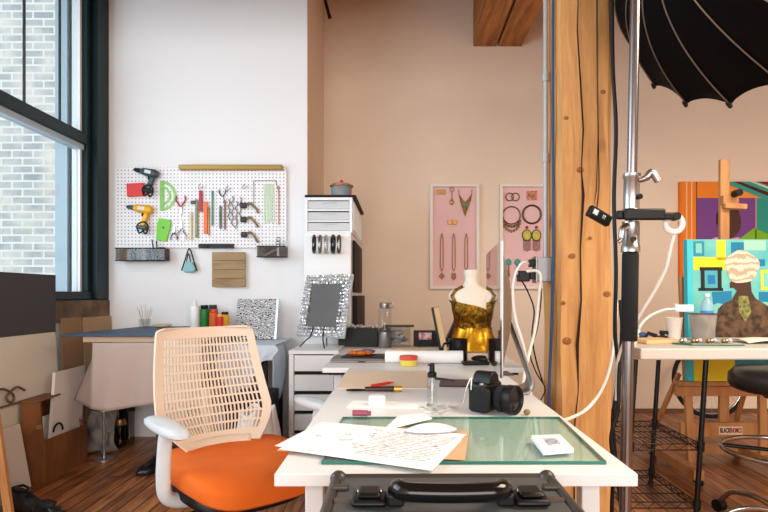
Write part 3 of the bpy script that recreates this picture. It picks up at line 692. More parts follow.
cable('neck_strap', 'thin pale strap trailing from the black digital camera over the desk', [(.225, 1.77, .80), q(471, 378, 1.78), q(466, 390, 1.80), tuple(on(463, 403, Z+.004)), tuple(on(452, 408, Z+.004)), tuple(on(440, 411, Z+.010)), tuple(on(425, 412, Z+.006))], .002, M['whiteC'], 'strap')

# ------------------------------------------------------------------ things on the front desk
pc = [on(348, 371.5, Z), on(426, 371, Z), on(429, 389, Z), on(337, 388.5, Z)]
c0 = sum(pc, Vector())/4
one('card_sheet', 'large peach coloured card sheet across the middle of the desk', 'card', MB().slab([(p.x-c0.x, p.y-c0.y) for p in pc][::-1], .002), M['peach'], c0)
# spray bottle
sb = thing('spray_bottle', 'small clear spray bottle with a black nozzle cap', 'bottle', (.108, 1.885, Z))
ob('bottle_body', MB().lathe([(.0155, 0), (.017, .003), (.017, .082), (.01, .092)]), M['clear'], sb, smooth=True)
ob('dip_tube', MB().cyl((0, 0, .006), (0, 0, .09), .0015, n=6), M['whiteP'], sb)
cp = ob('cap', MB().lathe([(.014, .0925), (.015, .094), (.015, .108), (.009, .112), (.009, .125), (.008, .14)]), M['black'], sb, smooth=True)
ob('nozzle', MB().cyl((0, 0, .134), (-.014, -.004, .134), .003, n=8), M['black'], cp)
one('fineliner_pen', 'short black pen lying right of the spray bottle', 'pen', MB().cyl((-.035, .04, .006), (.035, -.03, .006), .0055, n=10).cyl((.035, -.03, .006), (.05, -.045, .006), .003, .001, n=8), M['black'], tuple(on(444, 381, Z)))
# brush set
bk = thing('brush_roll', 'dark brown handled brush with a gold ferrule lying on the desk', 'brush', tuple(on(386, 392, Z)), math.radians(2))
ob('handle', MB().cyl((-.08, 0, .012), (.03, 0, .012), .009, .011), mat('dark_brown_lacquer', (58, 34, 26), .3), bk, smooth=True)
ob('ferrule', MB().cyl((.0305, 0, .012), (.06, 0, .012), .0115), mat('gold_ferrule', (214, 170, 80), .3, metal=.6), bk, smooth=True)
ob('hanging_loop', MB().tube(ring((-.115, 0, .008), .034, 20, 'z', .35), .0035, 6, closed=True), M['black'], bk, smooth=True)
one('red_knife', 'small red craft knife lying behind the dark brush', 'knife', MB().bar((-.04, -.02, .0), (.035, .02, .006), .014, .01).bar((.035, .02, .006), (.05, .028, .006), .008, .006), M['red'], tuple(on(381, 387.5, Z)+Vector((0, .03, .0052))), bev=.002)
one('tape_roll', 'small white jar lid standing among the papers', 'jar', MB().lathe([(.026, 0), (.028, .003), (.028, .026), (.024, .03)]), M['whiteP'], tuple(on(377, 404.5, Z+.0035)), smooth=True)
paper('notepad', 'thin white notepad behind the pink marker on the desk', *on(388, 405.0, Z)[:2], .26, .11, math.radians(-6), M['paper'], th_=.0025)
one('pink_marker', 'stubby dark pink marker lying at the corner of the glass sheet', 'marker', MB().cyl((-.025, 0, .010), (.02, 0, .010), .009).cyl((.0205, 0, .010), (.03, 0, .010), .007), mat('dusty_pink', (150, 74, 96), .4), tuple(on(361, 416.5, Z+.0075)), (0, 0, -.1), smooth=True)
# glass sheet
g4 = [on(322, 461, ZD+.008), on(606, 461, ZD+.008), on(559, 416.5, ZD+.008), on(343, 416.5, ZD+.008)]
gc = sum(g4, Vector())/4
gs = thing('glass_sheet', 'thick clear glass sheet with green edges on the front desk', 'glass sheet', (gc.x, gc.y, Z))
L4 = [(p.x-gc.x, p.y-gc.y) for p in g4]
ob('sheet', MB().slab(L4, .0065), M['glassg'], gs)
ed = MB()
for i in range(4):
    a, b = L4[i], L4[(i+1) % 4]; ed.bar((a[0], a[1], .0033), (b[0], b[1], .0033), .0022, .0066)
ob('polished_edge', ed, M['glassedge'], gs)
zg = Z+.0075
def sheet(name, label, pts, m, z, th_=.0008, cat='paper'):
    P = [on(px, py, z) for px, py in pts]; c = sum(P, Vector())/len(P)
    return one(name, label, cat, MB().slab([(p.x-c.x, p.y-c.y) for p in P], th_), m, c)
sheet('kraft_envelope', 'brown kraft card sticking out beneath the drawings', [(277, 450.5), (465, 460.5), (469, 431), (330, 424)], mat('tan_card', (206, 168, 128), .8), zg)
sheet('drawing_sheet', 'large white drawing sheet, the lower one with its corner turned towards the case', [(279, 449), (432, 471), (462, 440), (326, 425)], M['paper'], zg+.001)
DS = zg+.0022
dsP = [(275, 446), (430, 465.5), (466.5, 434.5), (322, 422)]
ds = sheet('drawing_sheet', 'large white sheet of faint pencil drawings, topmost of the papers on the glass', dsP, M['paper'], DS)
ink = mat('pencil_grey', (112, 112, 120), .8); inr = mat('red_ink', (214, 70, 84), .8)
pen_lines = MB(); c = ds.location
def dpt(u, v):
    a = [on(px, py, DS) for px, py in dsP]; p = (a[0]*(1-u)+a[1]*u)*(1-v)+(a[3]*(1-u)+a[2]*u)*v; return Vector((p.x-c.x, p.y-c.y, .0011))
r2 = random.Random(9)
for k in range(18):
    v = .08+.045*k; u0 = r2.uniform(.45, .6)
    x = u0
    while x < .95:
        e = min(x+r2.uniform(.02, .09), .97); pen_lines.bar(dpt(x, v), dpt(e, v+.004), .0022, .0004); x = e+r2.uniform(.01, .05)
for k in range(8):
    u, v = r2.uniform(.1, .5), r2.uniform(.3, .9); s_ = r2.uniform(.03, .07)
    pen_lines.bar(dpt(u, v), dpt(u+s_, v), .0008, .0004); pen_lines.bar(dpt(u+s_, v), dpt(u+s_*.5, v-s_), .0008, .0004); pen_lines.bar(dpt(u+s_*.5, v-s_), dpt(u, v), .0008, .0004)
ob('pencil_lines', pen_lines, ink, ds)['kind'] = 'stuff'
rm = MB()
for u, v in ((.62, .36), (.45, .72), (.8, .62), (.9, .5)): rm.bar(dpt(u, v), dpt(u+.025, v+.01), .004, .0005)
ob('red_marks', rm, inr, ds)['kind'] = 'stuff'
sheet('folded_paper', 'small folded white paper behind the white mouse', [(383, 431), (432, 419), (424, 414), (398, 417)], M['paper'], DS+.0015, .003)
ms = thing('white_mouse', 'flat white computer mouse lying on the drawings', 'computer mouse', tuple(on(431, 431.5, DS+.0012)), math.radians(8))
ob('shell', MB().grid(lambda u, v: ((lambda rr_, a: (.070*rr_*math.cos(a), .033*rr_*math.sin(a), .005+.017*(1-rr_**2.2)+.0))(v, u*2*PI)), 36, 8), M['whiteP'], ms, smooth=True)
ob('base', MB().slab([(.0695*math.cos(a*PI/18), .0325*math.sin(a*PI/18)) for a in range(36)], .005), mat('mouse_base', (150, 150, 156), .4), ms)
# clear crumpled wrapping
cw = MB(); r3 = random.Random(5)
for k in range(16): cw.box((r3.uniform(-.05, .05), r3.uniform(-.03, .03), .008+r3.uniform(0, .012)), (.03, .02, .001), (r3.uniform(-1, 1)*.6, r3.uniform(-1, 1)*.6, r3.uniform(0, 3)))
one('clear_wrapper', 'crumpled clear cellophane wrapper behind the white mouse', 'wrapper', cw, M['clear'], tuple(on(438, 414, DS+.003)+Vector((0, .02, 0))))
one('small_nut', 'tiny brown cork piece right of the camera lens', 'cork', MB().ball((0, 0, .009), .009, 12, (1.2, 1, 1)), mat('cork_brown', (128, 110, 70), .8), tuple(on(527, 415, Z)), smooth=True)
cf = thing('framed_card', 'small white framed card lying on the glass sheet', 'card frame', tuple(on(552, 442, zg)), math.radians(0))
a4 = [on(543, 450.5, zg+.012), on(574, 448, zg+.012), on(560, 434, zg+.012), on(531, 435, zg+.012)]; cc = cf.location
ob('frame', MB().slab([(p.x-cc.x, p.y-cc.y) for p in a4], .012), M['whiteP'], cf, bev=.002)
m4 = sum((Vector((p.x-cc.x, p.y-cc.y)) for p in a4), Vector((0, 0)))/4
ob('inset', MB().slab([((p.x-cc.x-m4.x)*.42+m4.x, (p.y-cc.y-m4.y)*.42+m4.y) for p in a4], .0006, Matrix.Translation((0, 0, .0122))), mat('inset_print', (196, 198, 210), .6, col2=(120, 120, 134), vscale=120), cf)

# ------------------------------------------------------------------ hard case
cs = thing('hard_case', 'grey and black hard case with handle and two latches before the desk', 'case', (.083, .93, 0), math.radians(.5))
hw_, hd_, hz = .203, .145, .757
ob('shell', MB().bb((-hw_+.006, -hd_+.006, 0.02), (hw_-.006, hd_-.006, hz-.004)), M['casegrey'], cs, bev=.006)
rim = MB()
for sx in (-1, 1):
    rim.tube([(sx*hw_, -hd_, hz-.008), (sx*hw_, hd_-.02, hz-.008)], .010, 10)
    for sy in (-1, 1): rim.tube([(sx*(hw_-.004), sy*(hd_-.004), .02), (sx*(hw_-.004), sy*(hd_-.004), hz-.01)], .009, 10)
rim.tube([(-hw_+.01, hd_-.003, hz-.008), (hw_-.01, hd_-.003, hz-.008)], .009, 10)
rim.tube([(-hw_+.01, -hd_+.003, hz-.008), (hw_-.01, -hd_+.003, hz-.008)], .009, 10)
ob('edge_rim', rim, M['caserim'], cs, smooth=True)
for sx in (-1, 1):
    ob('corner_cap', MB().ball((sx*(hw_-.004), hd_-.006, hz-.008), .0165, 14), M['caserim'], cs, smooth=True)
    ob('side_clamp', MB().bb((sx*hw_-.03*(sx > 0), .06, hz-.003), (sx*hw_+.03*(sx < 0), .078, hz+.004)), M['caserim'], cs, bev=.002)
hy_ = .0
ob('seam_band', MB().bb((-hw_+.01, hy_+.005, hz-.004), (hw_-.01, hy_+.017, hz+.001)), mat('seam_bronze', (96, 84, 72), .4, metal=.5), cs)
hd2 = ob('handle', MB().tube(bez([(-.088, hy_, hz+.006), (-.086, hy_-.012, hz+.026), (-.07, hy_-.034, hz+.028), (0, hy_-.04, hz+.028), (.07, hy_-.034, hz+.028), (.086, hy_-.012, hz+.026), (.088, hy_, hz+.006)], 8), .0155, 14), mat('glossy_black_grip', (12, 12, 14), .15), cs, smooth=True)
for sx in (-1, 1):
    ob('hinge_mount', MB().bb((sx*.09-.014, hy_-.02, hz-.002), (sx*.09+.014, hy_+.028, hz+.018)), M['black'], hd2, bev=.004)
    lt_ = ob('latch', MB().bb((sx*.134-.029, hy_-.025, hz-.002), (sx*.134+.029, hy_+.032, hz+.010)), M['black'], cs, bev=.006, smooth=True)
    ob('latch_lever', MB().bb((sx*.134-.019, hy_-.018, hz+.0105), (sx*.134+.019, hy_+.024, hz+.020)), M['blackMetal'], lt_, bev=.005, smooth=True)
    ob('latch_pin', MB().cyl((sx*.134-.02, hy_+.012, hz+.014), (sx*.134+.02, hy_+.012, hz+.014), .004, n=10), M['steel'], lt_)
for sx in (-1, 1):
    for sy in (-1, 1): ob('foot', MB().cyl((sx*.17, sy*.11, 0), (sx*.17, sy*.11, .021), .014), M['rubber'], cs)

# ------------------------------------------------------------------ swivel chair
ch = thing('office_chair', 'white swivel chair with beige mesh back and orange seat beside the desk', 'chair', (-.60, 2.11, 0), math.radians(40.5))
def seat_fn(hw, hd, z0, th_, lift=.0):
    m_ = MB(); n = 44; rings_ = []
    for k, (g, dz) in enumerate(((.0, 0), (.9, 0), (.97, .008), (1.0, .02), (1.0, th_*.6), (.985, th_*.85), (.94, th_), (.7, th_+.004), (.35, th_), (.01, th_-.004))):
        R_ = []
        for i in range(n):
            a = 2*PI*i/n; c_, s_ = math.cos(a), math.sin(a)
            x = hw*g*math.copysign(abs(c_)**.5, c_); y = hd*g*math.copysign(abs(s_)**.5, s_)
            z = z0+dz
            t = max(0, (-y/hd-.45)); z -= .07*t*t*2.2            # waterfall front
            t = max(0, (y/hd-.5)); z += .05*t*t
            z += .025*(x/hw)**2*(1 if dz > .03 else .3)
            R_.append((x, y, z))
        rings_.append(R_)
    b = len(m_.v)
    for R_ in rings_: m_.v += [Vector(v) for v in R_]
    for j in range(len(rings_)-1):
        for i in range(n):
            m_.f.append((b+j*n+i, b+j*n+(i+1) % n, b+(j+1)*n+(i+1) % n, b+(j+1)*n+i))
    return m_
ob('seat', seat_fn(.255, .265, .42, .065), M['orange'], ch, smooth=True)
ob('seat_shell', seat_fn(.246, .215, .375, .048), M['black'], ch, loc=(0, .03, 0), smooth=True)
zb0, zb1 = .50, .965
def hwv(v):
    a = .15+.09*math.sin(min(v/.3, 1)*PI/2) if v < .3 else .24-.038*((v-.3)/.7)**1.2
    if v > .955: a -= .03*(1-math.sqrt(max(0, 1-((v-.955)/.045)**2)))
    return a
def back_fn(u, v):
    a = u*2-1; h = hwv(v)
    vv = v+.02*(a*a-.5)*math.sin(PI*v)
    y = .235+.11*v+.03*math.sin(v*PI)-.075*abs(a)**2.2*(1-.25*v)
    return (a*h-.016+.024*(1-v), y, zb0+(zb1-zb0)*vv)
NC, NR = 26, 11
us = [0, .035, .07]; c0_ = .07; cw_ = (1-.14)/NC
hole_u = set()
for i in range(NC):
    us.append(c0_+cw_*(i+.42)); hole_u.add(len(us)-1); us.append(c0_+cw_*(i+1))
us += [.965, 1]
vs_ = [0, .05, .085]; hole_v = set(); rh = (1-.085-.075)/NR
for j in range(NR):
    hole_v.add(len(vs_)-1); vs_.append(.085+rh*(j+.78)); vs_.append(.085+rh*(j+1))
vs_ += [.945, .97, .985, 1]
# hole cells sit between us[k-1]..us[k+...]; a cell i spans us[i]..us[i+1]
cm = MB()
for v in vs_:
    for u in us: cm.v.append(Vector(back_fn(u, v)))
nu = len(us)
for j in range(len(vs_)-1):
    for i in range(nu-1):
        hu = i >= 3-1 and us[i] >= c0_-1e-6 and us[i+1] <= 1-c0_+1e-6 and ((i-2) % 2 == 1)
        if hu and j in hole_v: continue
        cm.f.append((j*nu+i, j*nu+i+1, (j+1)*nu+i+1, (j+1)*nu+i))
ob('backrest', cm, M['mesh'], ch, solid=.008, smooth=False)
# side posts of the back
ob('back_support', MB().tube(bez([(0, .05, .34), (0, .2, .36), (0, .30, .42), (0, .315, .55), (0, .34, .7)]), [.022]*49, 12), M['mesh'], ch, smooth=True)
ob('lower_bracket', MB().grid(lambda u, v: ((u-.5)*.26, .205+.04*v-.05*abs(u*2-1)**2, .44+.08*v), 12, 4), M['mesh'], ch, solid=.012, smooth=True)
for sx in (-1, 1):
    ap = [(sx*.16, -.02, .385), (sx*.235, -.03, .39), (sx*.285, -.04, .42), (sx*.298, -.05, .49), (sx*.298, -.065, .6), (sx*.298, -.08, .647)]
    pts_ = bez(ap, 6)
    am = MB()
    for i, p in enumerate(pts_): pass
    am.tube(pts_, [.026-.004*(i/len(pts_)) for i in range(len(pts_))], 12)
    ob('arm_post', am, M['chairwhite'], ch, smooth=True)
    pad = MB(); n = 32
    for g, dz in ((.01, 0), (.85, 0), (1, .008), (1, .02), (.85, .029), (.4, .032), (.01, .033)):
        for i in range(n):
            a = 2*PI*i/n; c_, s_ = math.cos(a), math.sin(a)
            pad.v.append(Vector((sx*.298+.038*g*math.copysign(abs(c_)**.7, c_), -.075+.172*g*math.copysign(abs(s_)**.7, s_), .646+dz)))
    for j in range(6):
        for i in range(n): pad.f.append((j*n+i, j*n+(i+1) % n, (j+1)*n+(i+1) % n, (j+1)*n+i))
    ob('arm_pad', pad, M['chairwhite'], ch, smooth=True)
ob('mechanism', MB().bb((-.1, -.12, .33), (.1, .12, .384)), M['black'], ch, bev=.01)
ob('lever', MB().tube(bez([(-.08, -.06, .35), (-.24, -.05, .345), (-.33, -.04, .33)]), .006, 8).bb((-.38, -.055, .318), (-.32, -.03, .338)), M['black'], ch, smooth=True)
ob('gas_lift', MB().cyl((0, 0, .12), (0, 0, .33), .028), M['black'], ch, smooth=True)
ob('hub', MB().cyl((0, 0, .06), (0, 0, .125), .045), M['chairwhite'], ch, smooth=True)
for k in range(5):
    a = 2*PI*k/5+.3; c_, s_ = math.cos(a), math.sin(a)
    lg = ob('base_leg', MB().bar((c_*.04, s_*.04, .1), (c_*.3, s_*.3, .075), .045, .03), M['chairwhite'], ch, bev=.008)
    ob('caster', MB().cyl((c_*.3-s_*.02, s_*.3+c_*.02, .028), (c_*.3+s_*.02, s_*.3-c_*.02, .028), .028).cyl((c_*.3, s_*.3, .028), (c_*.3, s_*.3, .07), .006), M['black'], lg, smooth=True)

# ------------------------------------------------------------------ light stand, umbrella
SX, SY = .769, 1.889
ls = thing('light_stand', 'tall chrome light stand with a black foam grip beside the timber post', 'light stand', (SX-.012, SY, 0), rot=(0, .0165, 0))
zf = lambda py: CZ-(py-HY)/F*SY
ob('lower_tube', MB().cyl((-.004, 0, .05), (-.002, 0, zf(225)), .0195, n=24), M['pole'], ls, smooth=True)
ob('upper_tube', MB().cyl((0, 0, zf(224)), (.003, 0, 2.42), .0165, n=24), M['pole'], ls, smooth=True)
ob('foam_grip', MB().lathe([(.024, zf(341)), (.027, zf(340)), (.027, zf(254)), (.024, zf(253))], 24, cap=False), M['rubber'], ls, smooth=True)
c1 = ob('collar', MB().lathe([(.0167, zf(213)), (.031, zf(213)), (.031, zf(210)), (.026, zf(209)), (.026, zf(179)), (.029, zf(178)), (.029, zf(174)), (.0167, zf(173))], 24, cap=False), M['steel'], ls, smooth=True)
ob('locking_lever', MB().tube(bez([(.02, -.015, zf(181)), (.038, -.025, zf(179)), (.055, -.028, zf(174)), (.078, -.028, zf(183))]), [.010]*12+[.012]*12+[.012]*12+[.006], 10), M['steel'], c1, smooth=True)
ob('screw', MB().cyl((.012, -.022, zf(198)), (.016, -.036, zf(198)), .009), M['blackMetal'], c1)
c2 = ob('collar', MB().lathe([(.0197, zf(253)), (.031, zf(252)), (.031, zf(246)), (.028, zf(245)), (.028, zf(222)), (.0197, zf(221))], 24, cap=False), M['steel'], ls, smooth=True)
ob('locking_lever', MB().tube(bez([(-.02, -.018, zf(226)), (-.038, -.028, zf(230)), (-.044, -.03, zf(240)), (-.054, -.03, zf(243))]), [.011]*20+[.007]*11, 10), M['steel'], c2, smooth=True)
ob('screw', MB().cyl((-.004, -.026, zf(240)), (-.004, -.038, zf(240)), .008), M['blackMetal'], c2)
for k in range(3):
    a = 2*PI*k/3+.5; c_, s_ = math.cos(a), math.sin(a)
    # legs kept narrow so that they pass between post and desk
    lg = ob('leg', MB().tube([(c_*.02, s_*.02, .22), (c_*.11, s_*.11, .012)], .009, 8), M['chrome'], ls, smooth=True)
    ob('foot_cap', MB().ball((c_*.11, s_*.11, .013), .013, 10), M['rubber'], lg)
ob('head_bracket', MB().box((0, 0, 2.405), (.05, .06, .07)), M['blackMetal'], ls, bev=.006)
# clamp arm
ca = thing('stand_clamp', 'black clamp arm gripping the chrome light stand', 'clamp', (SX, SY, zf(217)))
ob('jaw', MB().bb((-.055, -.046, -.014), (.075, -.0325, .016)).bb((-.035, -.062, -.018), (.10, -.0465, .020)), M['black'], ca, bev=.006, smooth=True)
ob('arm', MB().bb((.07, -.044, -.014), (.15, -.022, .010)), M['black'], ca, bev=.005)
ob('knob', MB().cyl((.145, -.045, -.003), (.145, -.015, -.003), .013), M['blackM'], ca, smooth=True)
# white ring webcam hanging
wr = thing('white_ring', 'white ring of coiled cable hung on the end of the clamp arm', 'cable ring', (SX+.152, SY-.006, zf(224)))
ob('coil', MB().tube(ring((0, 0, 0), .028, 28, 'y'), .010, 10, closed=True), M['whiteC'], wr, smooth=True)
cable('white_cable', 'white cable hanging from the white ring down behind the light stand', [(SX+.152, SY-.006, zf(235)), q(670, 250, 1.9), q(665, 270, 1.92), q(654, 292, 1.95), q(640, 315, 2.0), q(628, 335, 2.05), q(618, 360, 2.15), q(616, 400, 2.2)], .006, M['whiteC'])
# flash trigger
ft = thing('flash_trigger', 'small black radio flash trigger dangling on a cord before the timber post', 'flash trigger', tuple(at(599, 216, 1.95)), rot=(0, math.radians(27), math.radians(10)))
ob('housing', MB().bb((-.045, -.013, -.02), (.045, .013, .02)), M['black'], ft, bev=.006)
ob('display', MB().bb((-.032, -.0155, -.008), (-.014, -.0135, .010)), M['greyP'], ft)
ob('button', MB().bb((.006, -.0155, -.008), (.018, -.0135, .006)), M['silver'], ft, bev=.001)
cable('trigger_cord', 'thin dark cord holding the flash trigger along the timber post', [(at(597, 207, 1.95)), q(598, 198, 2.0), q(599, 180, 2.3), q(598, 120, 2.47), q(597, 40, 2.47), q(597, -80, 2.47)], .0022, M['black'])
cable('black_power_cable', 'black cable running down the right edge of the timber post', [q(611, -60, 2.3), q(612, 10, 2.3), q(613, 70, 2.3), q(616, 130, 2.3), q(614, 200, 2.3), q(616, 270, 2.3), q(615, 330, 2.3), q(618, 372, 2.3), q(613, 420, 2.3), q(615, 460, 2.3), q(612, 500, 2.3), q(612, 556, 2.3)], .0085, M['black'])
cable('black_power_cable', 'second black cable bundled beside the light stand below desk height', [q(620, 300, 2.15), q(622, 330, 2.15), q(619, 380, 2.15), q(618, 410, 2.15), q(611, 440, 2.15), q(618, 480, 2.15), q(624, 540, 2.15)], .008, M['black'])

# umbrella
ux, uy, uz, UR, th_u, ph_u, udep, uphase, upw = 1.376, 2.237, CZ+(2.814-1.1)*.75, .511, 3.662, -.009, .541, .677, 2.672
axu = Vector((math.cos(ph_u)*math.cos(th_u), math.cos(ph_u)*math.sin(th_u), math.sin(ph_u)))
uu = axu.cross(Vector((0, 0, 1))).normalized(); uvv = axu.cross(uu)
um = thing('photo_umbrella', 'large black studio umbrella with grey ribs at the top right', 'umbrella', (ux, uy, uz))
def ribp(k, t, sc=1.0):
    a = uphase+k*2*PI/16
    return (uu*math.cos(a)+uvv*math.sin(a))*(UR*t*sc)+axu*(udep*(1-t**upw))
fb = MB()
for k in range(16):
    def fn(u, v, k=k):
        t = .03+.97*v
        sag = math.sin(PI*u)
        t2 = t*(1-.018*math.sin(PI*u)**.5*v**3)
        p = ribp(k, t2)*(1-u)+ribp(k+1, t2)*u
        rad = p-axu*p.dot(axu)
        return p-rad*(.022*sag*v)
    fb.grid(fn, 8, 22)
ob('canopy', fb, M['umb'], um, solid=.002, smooth=True)
for k in range(16):
    rb = ob('rib', MB().tube([ribp(k, .03+.97*i/22, 1.006) for i in range(23)], .003, 6), M['rib'], um, smooth=True)
    ob('tip', MB().cyl(ribp(k, .985, 1.005), ribp(k, 1.0, 1.02), .012, .008, n=8), M['blackM'], rb)
ob('crown_cap', MB().cyl(axu*(udep-.01), axu*(udep+.03), .03, .02), M['black'], um)
sp_ = Vector((SX-ux, SY-uy, 0)).length
ob('shaft', MB().cyl(axu*.15, axu*(sp_-.06), .005, n=10), M['steel'], um)

# ------------------------------------------------------------------ pegboard and tools
pX0, pX1 = (117-VX)/F*YP, (287-VX)/F*YP
pZ1, pZ0 = CZ-(168-HY)/F*YP, CZ-(248-HY)/F*YP
pw, phh = pX1-pX0, pZ1-pZ0
one('pegboard', 'large white pegboard holding tools on the white wall', 'pegboard', MB().bb((-pw/2, -.014, -phh/2), (pw/2, 0, phh/2)), M['peg'], ((pX0+pX1)/2, YP-.012, (pZ0+pZ1)/2))
YF = YP-.0265          # front face of the pegboard
def pp(px, py, off=0.0): p = at(px, py, YP-.02); p.y = YF-off; return p
k_ = YP/F              # metres per pixel on this wall
one('brass_rail', 'long brass coloured bar along the top edge of the pegboard', 'rail', MB().bb((0, -.045, 0), (102*k_, 0, 5*k_)), M['goldbar'], tuple(pp(181, 171, .001)), bev=.006)
def drill(name, label, px, py, m, m2, sc, tilt):
    t = thing(name, label, 'drill', tuple(pp(px, py, .035)), rot=(0, tilt, 0))
    s = sc
    bd = MB().tube([(-.055*s, 0, 0), (-.04*s, 0, 0), (.0, 0, 0), (.06*s, 0, 0), (.085*s, 0, 0)], [.02*s, .028*s, .032*s, .036*s, .026*s], 18)
    ob('motor_body', bd, m, t, smooth=True)
    ob('chuck', MB().tube([(-.115*s, 0, 0), (-.1*s, 0, 0), (-.065*s, 0, 0), (-.056*s, 0, 0)], [.008*s, .016*s, .02*s, .019*s], 14), m2, t, smooth=True)
    ob('handle', MB().bar((.05*s, 0, -.03*s), (.03*s, 0, -.13*s), .034*s, .04*s), m, t, bev=.008)
    ob('battery_base', MB().box((.028*s, 0, -.145*s), (.075*s, .05*s, .03*s)), m2, t, bev=.006)
    ob('side_plate', MB().bb((-.01*s, -.036*s, -.012*s), (.04*s, -.0325*s, .014*s)), M['greyP'], t)
    ob('trigger', MB().box((.018*s, 0, -.045*s), (.012*s, .012*s, .025*s)), M['blackM'], t)
    ob('cord', MB().tube(bez([(.03*s, -.01, -.15*s), (.07*s, -.02, -.19*s), (.085*s, -.02, -.14*s), (.05*s, -.02, -.1*s), (.0, -.02, -.13*s), (.02*s, -.02, -.19*s), (.06*s, -.02, -.16*s)]), .006, 8), M['black'], t, smooth=True)
    return t
drill('power_drill', 'dark grey power drill with coiled cord hanging at the pegboard top left', 150, 173.5, M['drillgrey'], M['black'], .95, math.radians(12))
drill('power_drill', 'yellow power drill hanging below the grey drill', 143.5, 209.5, M['yellow'], M['drillgrey'], .98, math.radians(8))
one('red_box', 'flat red box hanging left of the dark grey drill', 'box', MB().box((0, 0, 0), (17*k_, .03, 13*k_), (0, -.05, 0)), M['red'], tuple(pp(137.5, 190.5, .017)), bev=.003)
gt = MB()
for r_, w__ in ((.105, .022), (.065, .016)):
    gt.grid(lambda u, v, r_=r_, w__=w__: ((r_+(v-.5)*w__)*math.cos(-PI/2+u*PI), 0, (r_+(v-.5)*w__)*math.sin(-PI/2+u*PI)), 24, 1)
gt.bb((-.01, -.001, -.115), (.02, .001, .115))
one('french_curve', 'translucent green curved drafting stencil on the pegboard', 'stencil', gt, M['greenT'], tuple(pp(162, 196, .006)), solid=.002)
sg = MB().prism([(-.05, -.08), (.03, -.085), (.055, .05), (.045, .085), (-.045, .09), (-.055, .02)], .014)
gp = one('green_cutting_pad', 'solid lime green plastic shape hanging low on the pegboard', 'template', sg, M['greenP'], tuple(pp(164.5, 230.5, .016)), (0, math.radians(5), 0), bev=.004)
ob('hole', MB().cyl((.0, -.003, .02), (.0, -.001, .02), .007), M['dark'], gp)
def pliers(label, px, py, mh, sc=1, flip=1):
    t = thing('pliers', label, 'pliers', tuple(pp(px, py, .012)))
    for sx in (-1, 1):
        ob('handle', MB().tube(bez([(0, 0, 0), (sx*.018*sc, 0, flip*.03*sc), (sx*.036*sc, 0, flip*.06*sc), (sx*.032*sc, 0, flip*.09*sc)]), .0055*sc, 8), mh, t, smooth=True)
        ob('jaw', MB().prism([(0, 0), (sx*.01*sc, -flip*.01*sc), (sx*.003*sc, -flip*.055*sc), (0, -flip*.055*sc)], .008), M['silver'], t)
    ob('pivot', MB().cyl((0, -.004, 0), (0, .01, 0), .009*sc, n=12), M['silver'], t)
    return t
pliers('pliers with open crimson handles near the pegboard middle', 181.5, 208, M['crimson'], 1.0)
pliers('silver scissors-like pliers hanging under the crimson handled pair', 182, 228, M['silver'], 1.0, -1)
pliers('narrow black handled nippers left of the silver pliers', 175, 232, M['blackM'], .7, -1)
pliers('small steel nippers hanging at the upper pegboard centre', 223, 198, M['blackM'], .7)
def rodthing(name, label, px, y0, y1, r, m, cat, sq=False):
    h = (y1-y0)*k_
    mb_ = MB().bb((-r, -.008, 0), (r, .004, h)) if sq else MB().lathe([(r*.5, 0), (r, .01), (r, h-.01), (r*.5, h)], 12)
    return one(name, label, cat, mb_, m, tuple(pp(px, y1, .010)), smooth=not sq, bev=.002 if sq else 0)
rodthing('red_cutter', 'slim red cutter hanging vertically in the pegboard centre', 201.5, 191, 212, .012, M['crimson'], 'cutter', True)
rodthing('orange_knife', 'long bright orange craft knife hanging on the pegboard', 206.5, 202, 234, .014, M['orangeP'], 'knife', True)
rodthing('bead_strand', 'multicoloured strand hanging left of the orange knife', 197.5, 200, 238, .010, mat('mixed_beads', (176, 150, 90), .5, col2=(90, 130, 90), vscale=60), 'strand', True)
rodthing('bead_strand', 'pale cream strand hanging second left of the orange knife', 191.5, 212, 240, .010, mat('cream_beads', (222, 206, 176), .5), 'strand', True)
rodthing('screwdriver', 'screwdriver with a teal handle right of the orange knife', 213, 191, 226, .007, mat('teal_handle', (86, 150, 138), .4), 'screwdriver')
rodthing('needle_file', 'thin brown file hanging between the orange knife and teal screwdriver', 209.5, 207, 236, .005, M['gold'], 'file')
rodthing('needle_file', 'dark file hanging right of the small steel nippers', 221, 206, 229, .009, mat('dark_strand', (70, 70, 70), .5, col2=(130, 140, 130), vscale=50), 'file')
rodthing('needle_file', 'reddish brown file right of the dark file', 225.5, 200, 230, .006, mat('brown_strand', (140, 96, 84), .5), 'file')
rodthing('blue_clip', 'small blue grey clip above the multicoloured strand', 194.5, 201, 204.5, .022, M['drillgrey'], 'clip', True)
def chain(label, px, y0, y1, sway, m, rr_=.006, name='chain'):
    m_ = MB(); n = int((y1-y0)*k_/(rr_*1.7)); r_ = random.Random(int(px))
    for i in range(n): m_.ball((sway*math.sin(i*.9)+r_.uniform(-.003, .003), 0, -i*rr_*1.7), rr_, 6)
    return one(name, label, 'chain', m_, m, tuple(pp(px, y0, .009)), None or (0, 0, 0), 'silver chains hanging on the pegboard')
for px, y0, y1, lab in ((229.5, 200, 222, 'leftmost of the silver chains, short and tight'), (233, 197, 228, 'second silver chain from the left, long and bunched'), (237, 202, 230, 'third silver chain from the left, hanging lowest'), (241, 198, 218, 'rightmost of the silver chains, shortest')):
    chain(lab, px, y0, y1, .006, M['silver'])
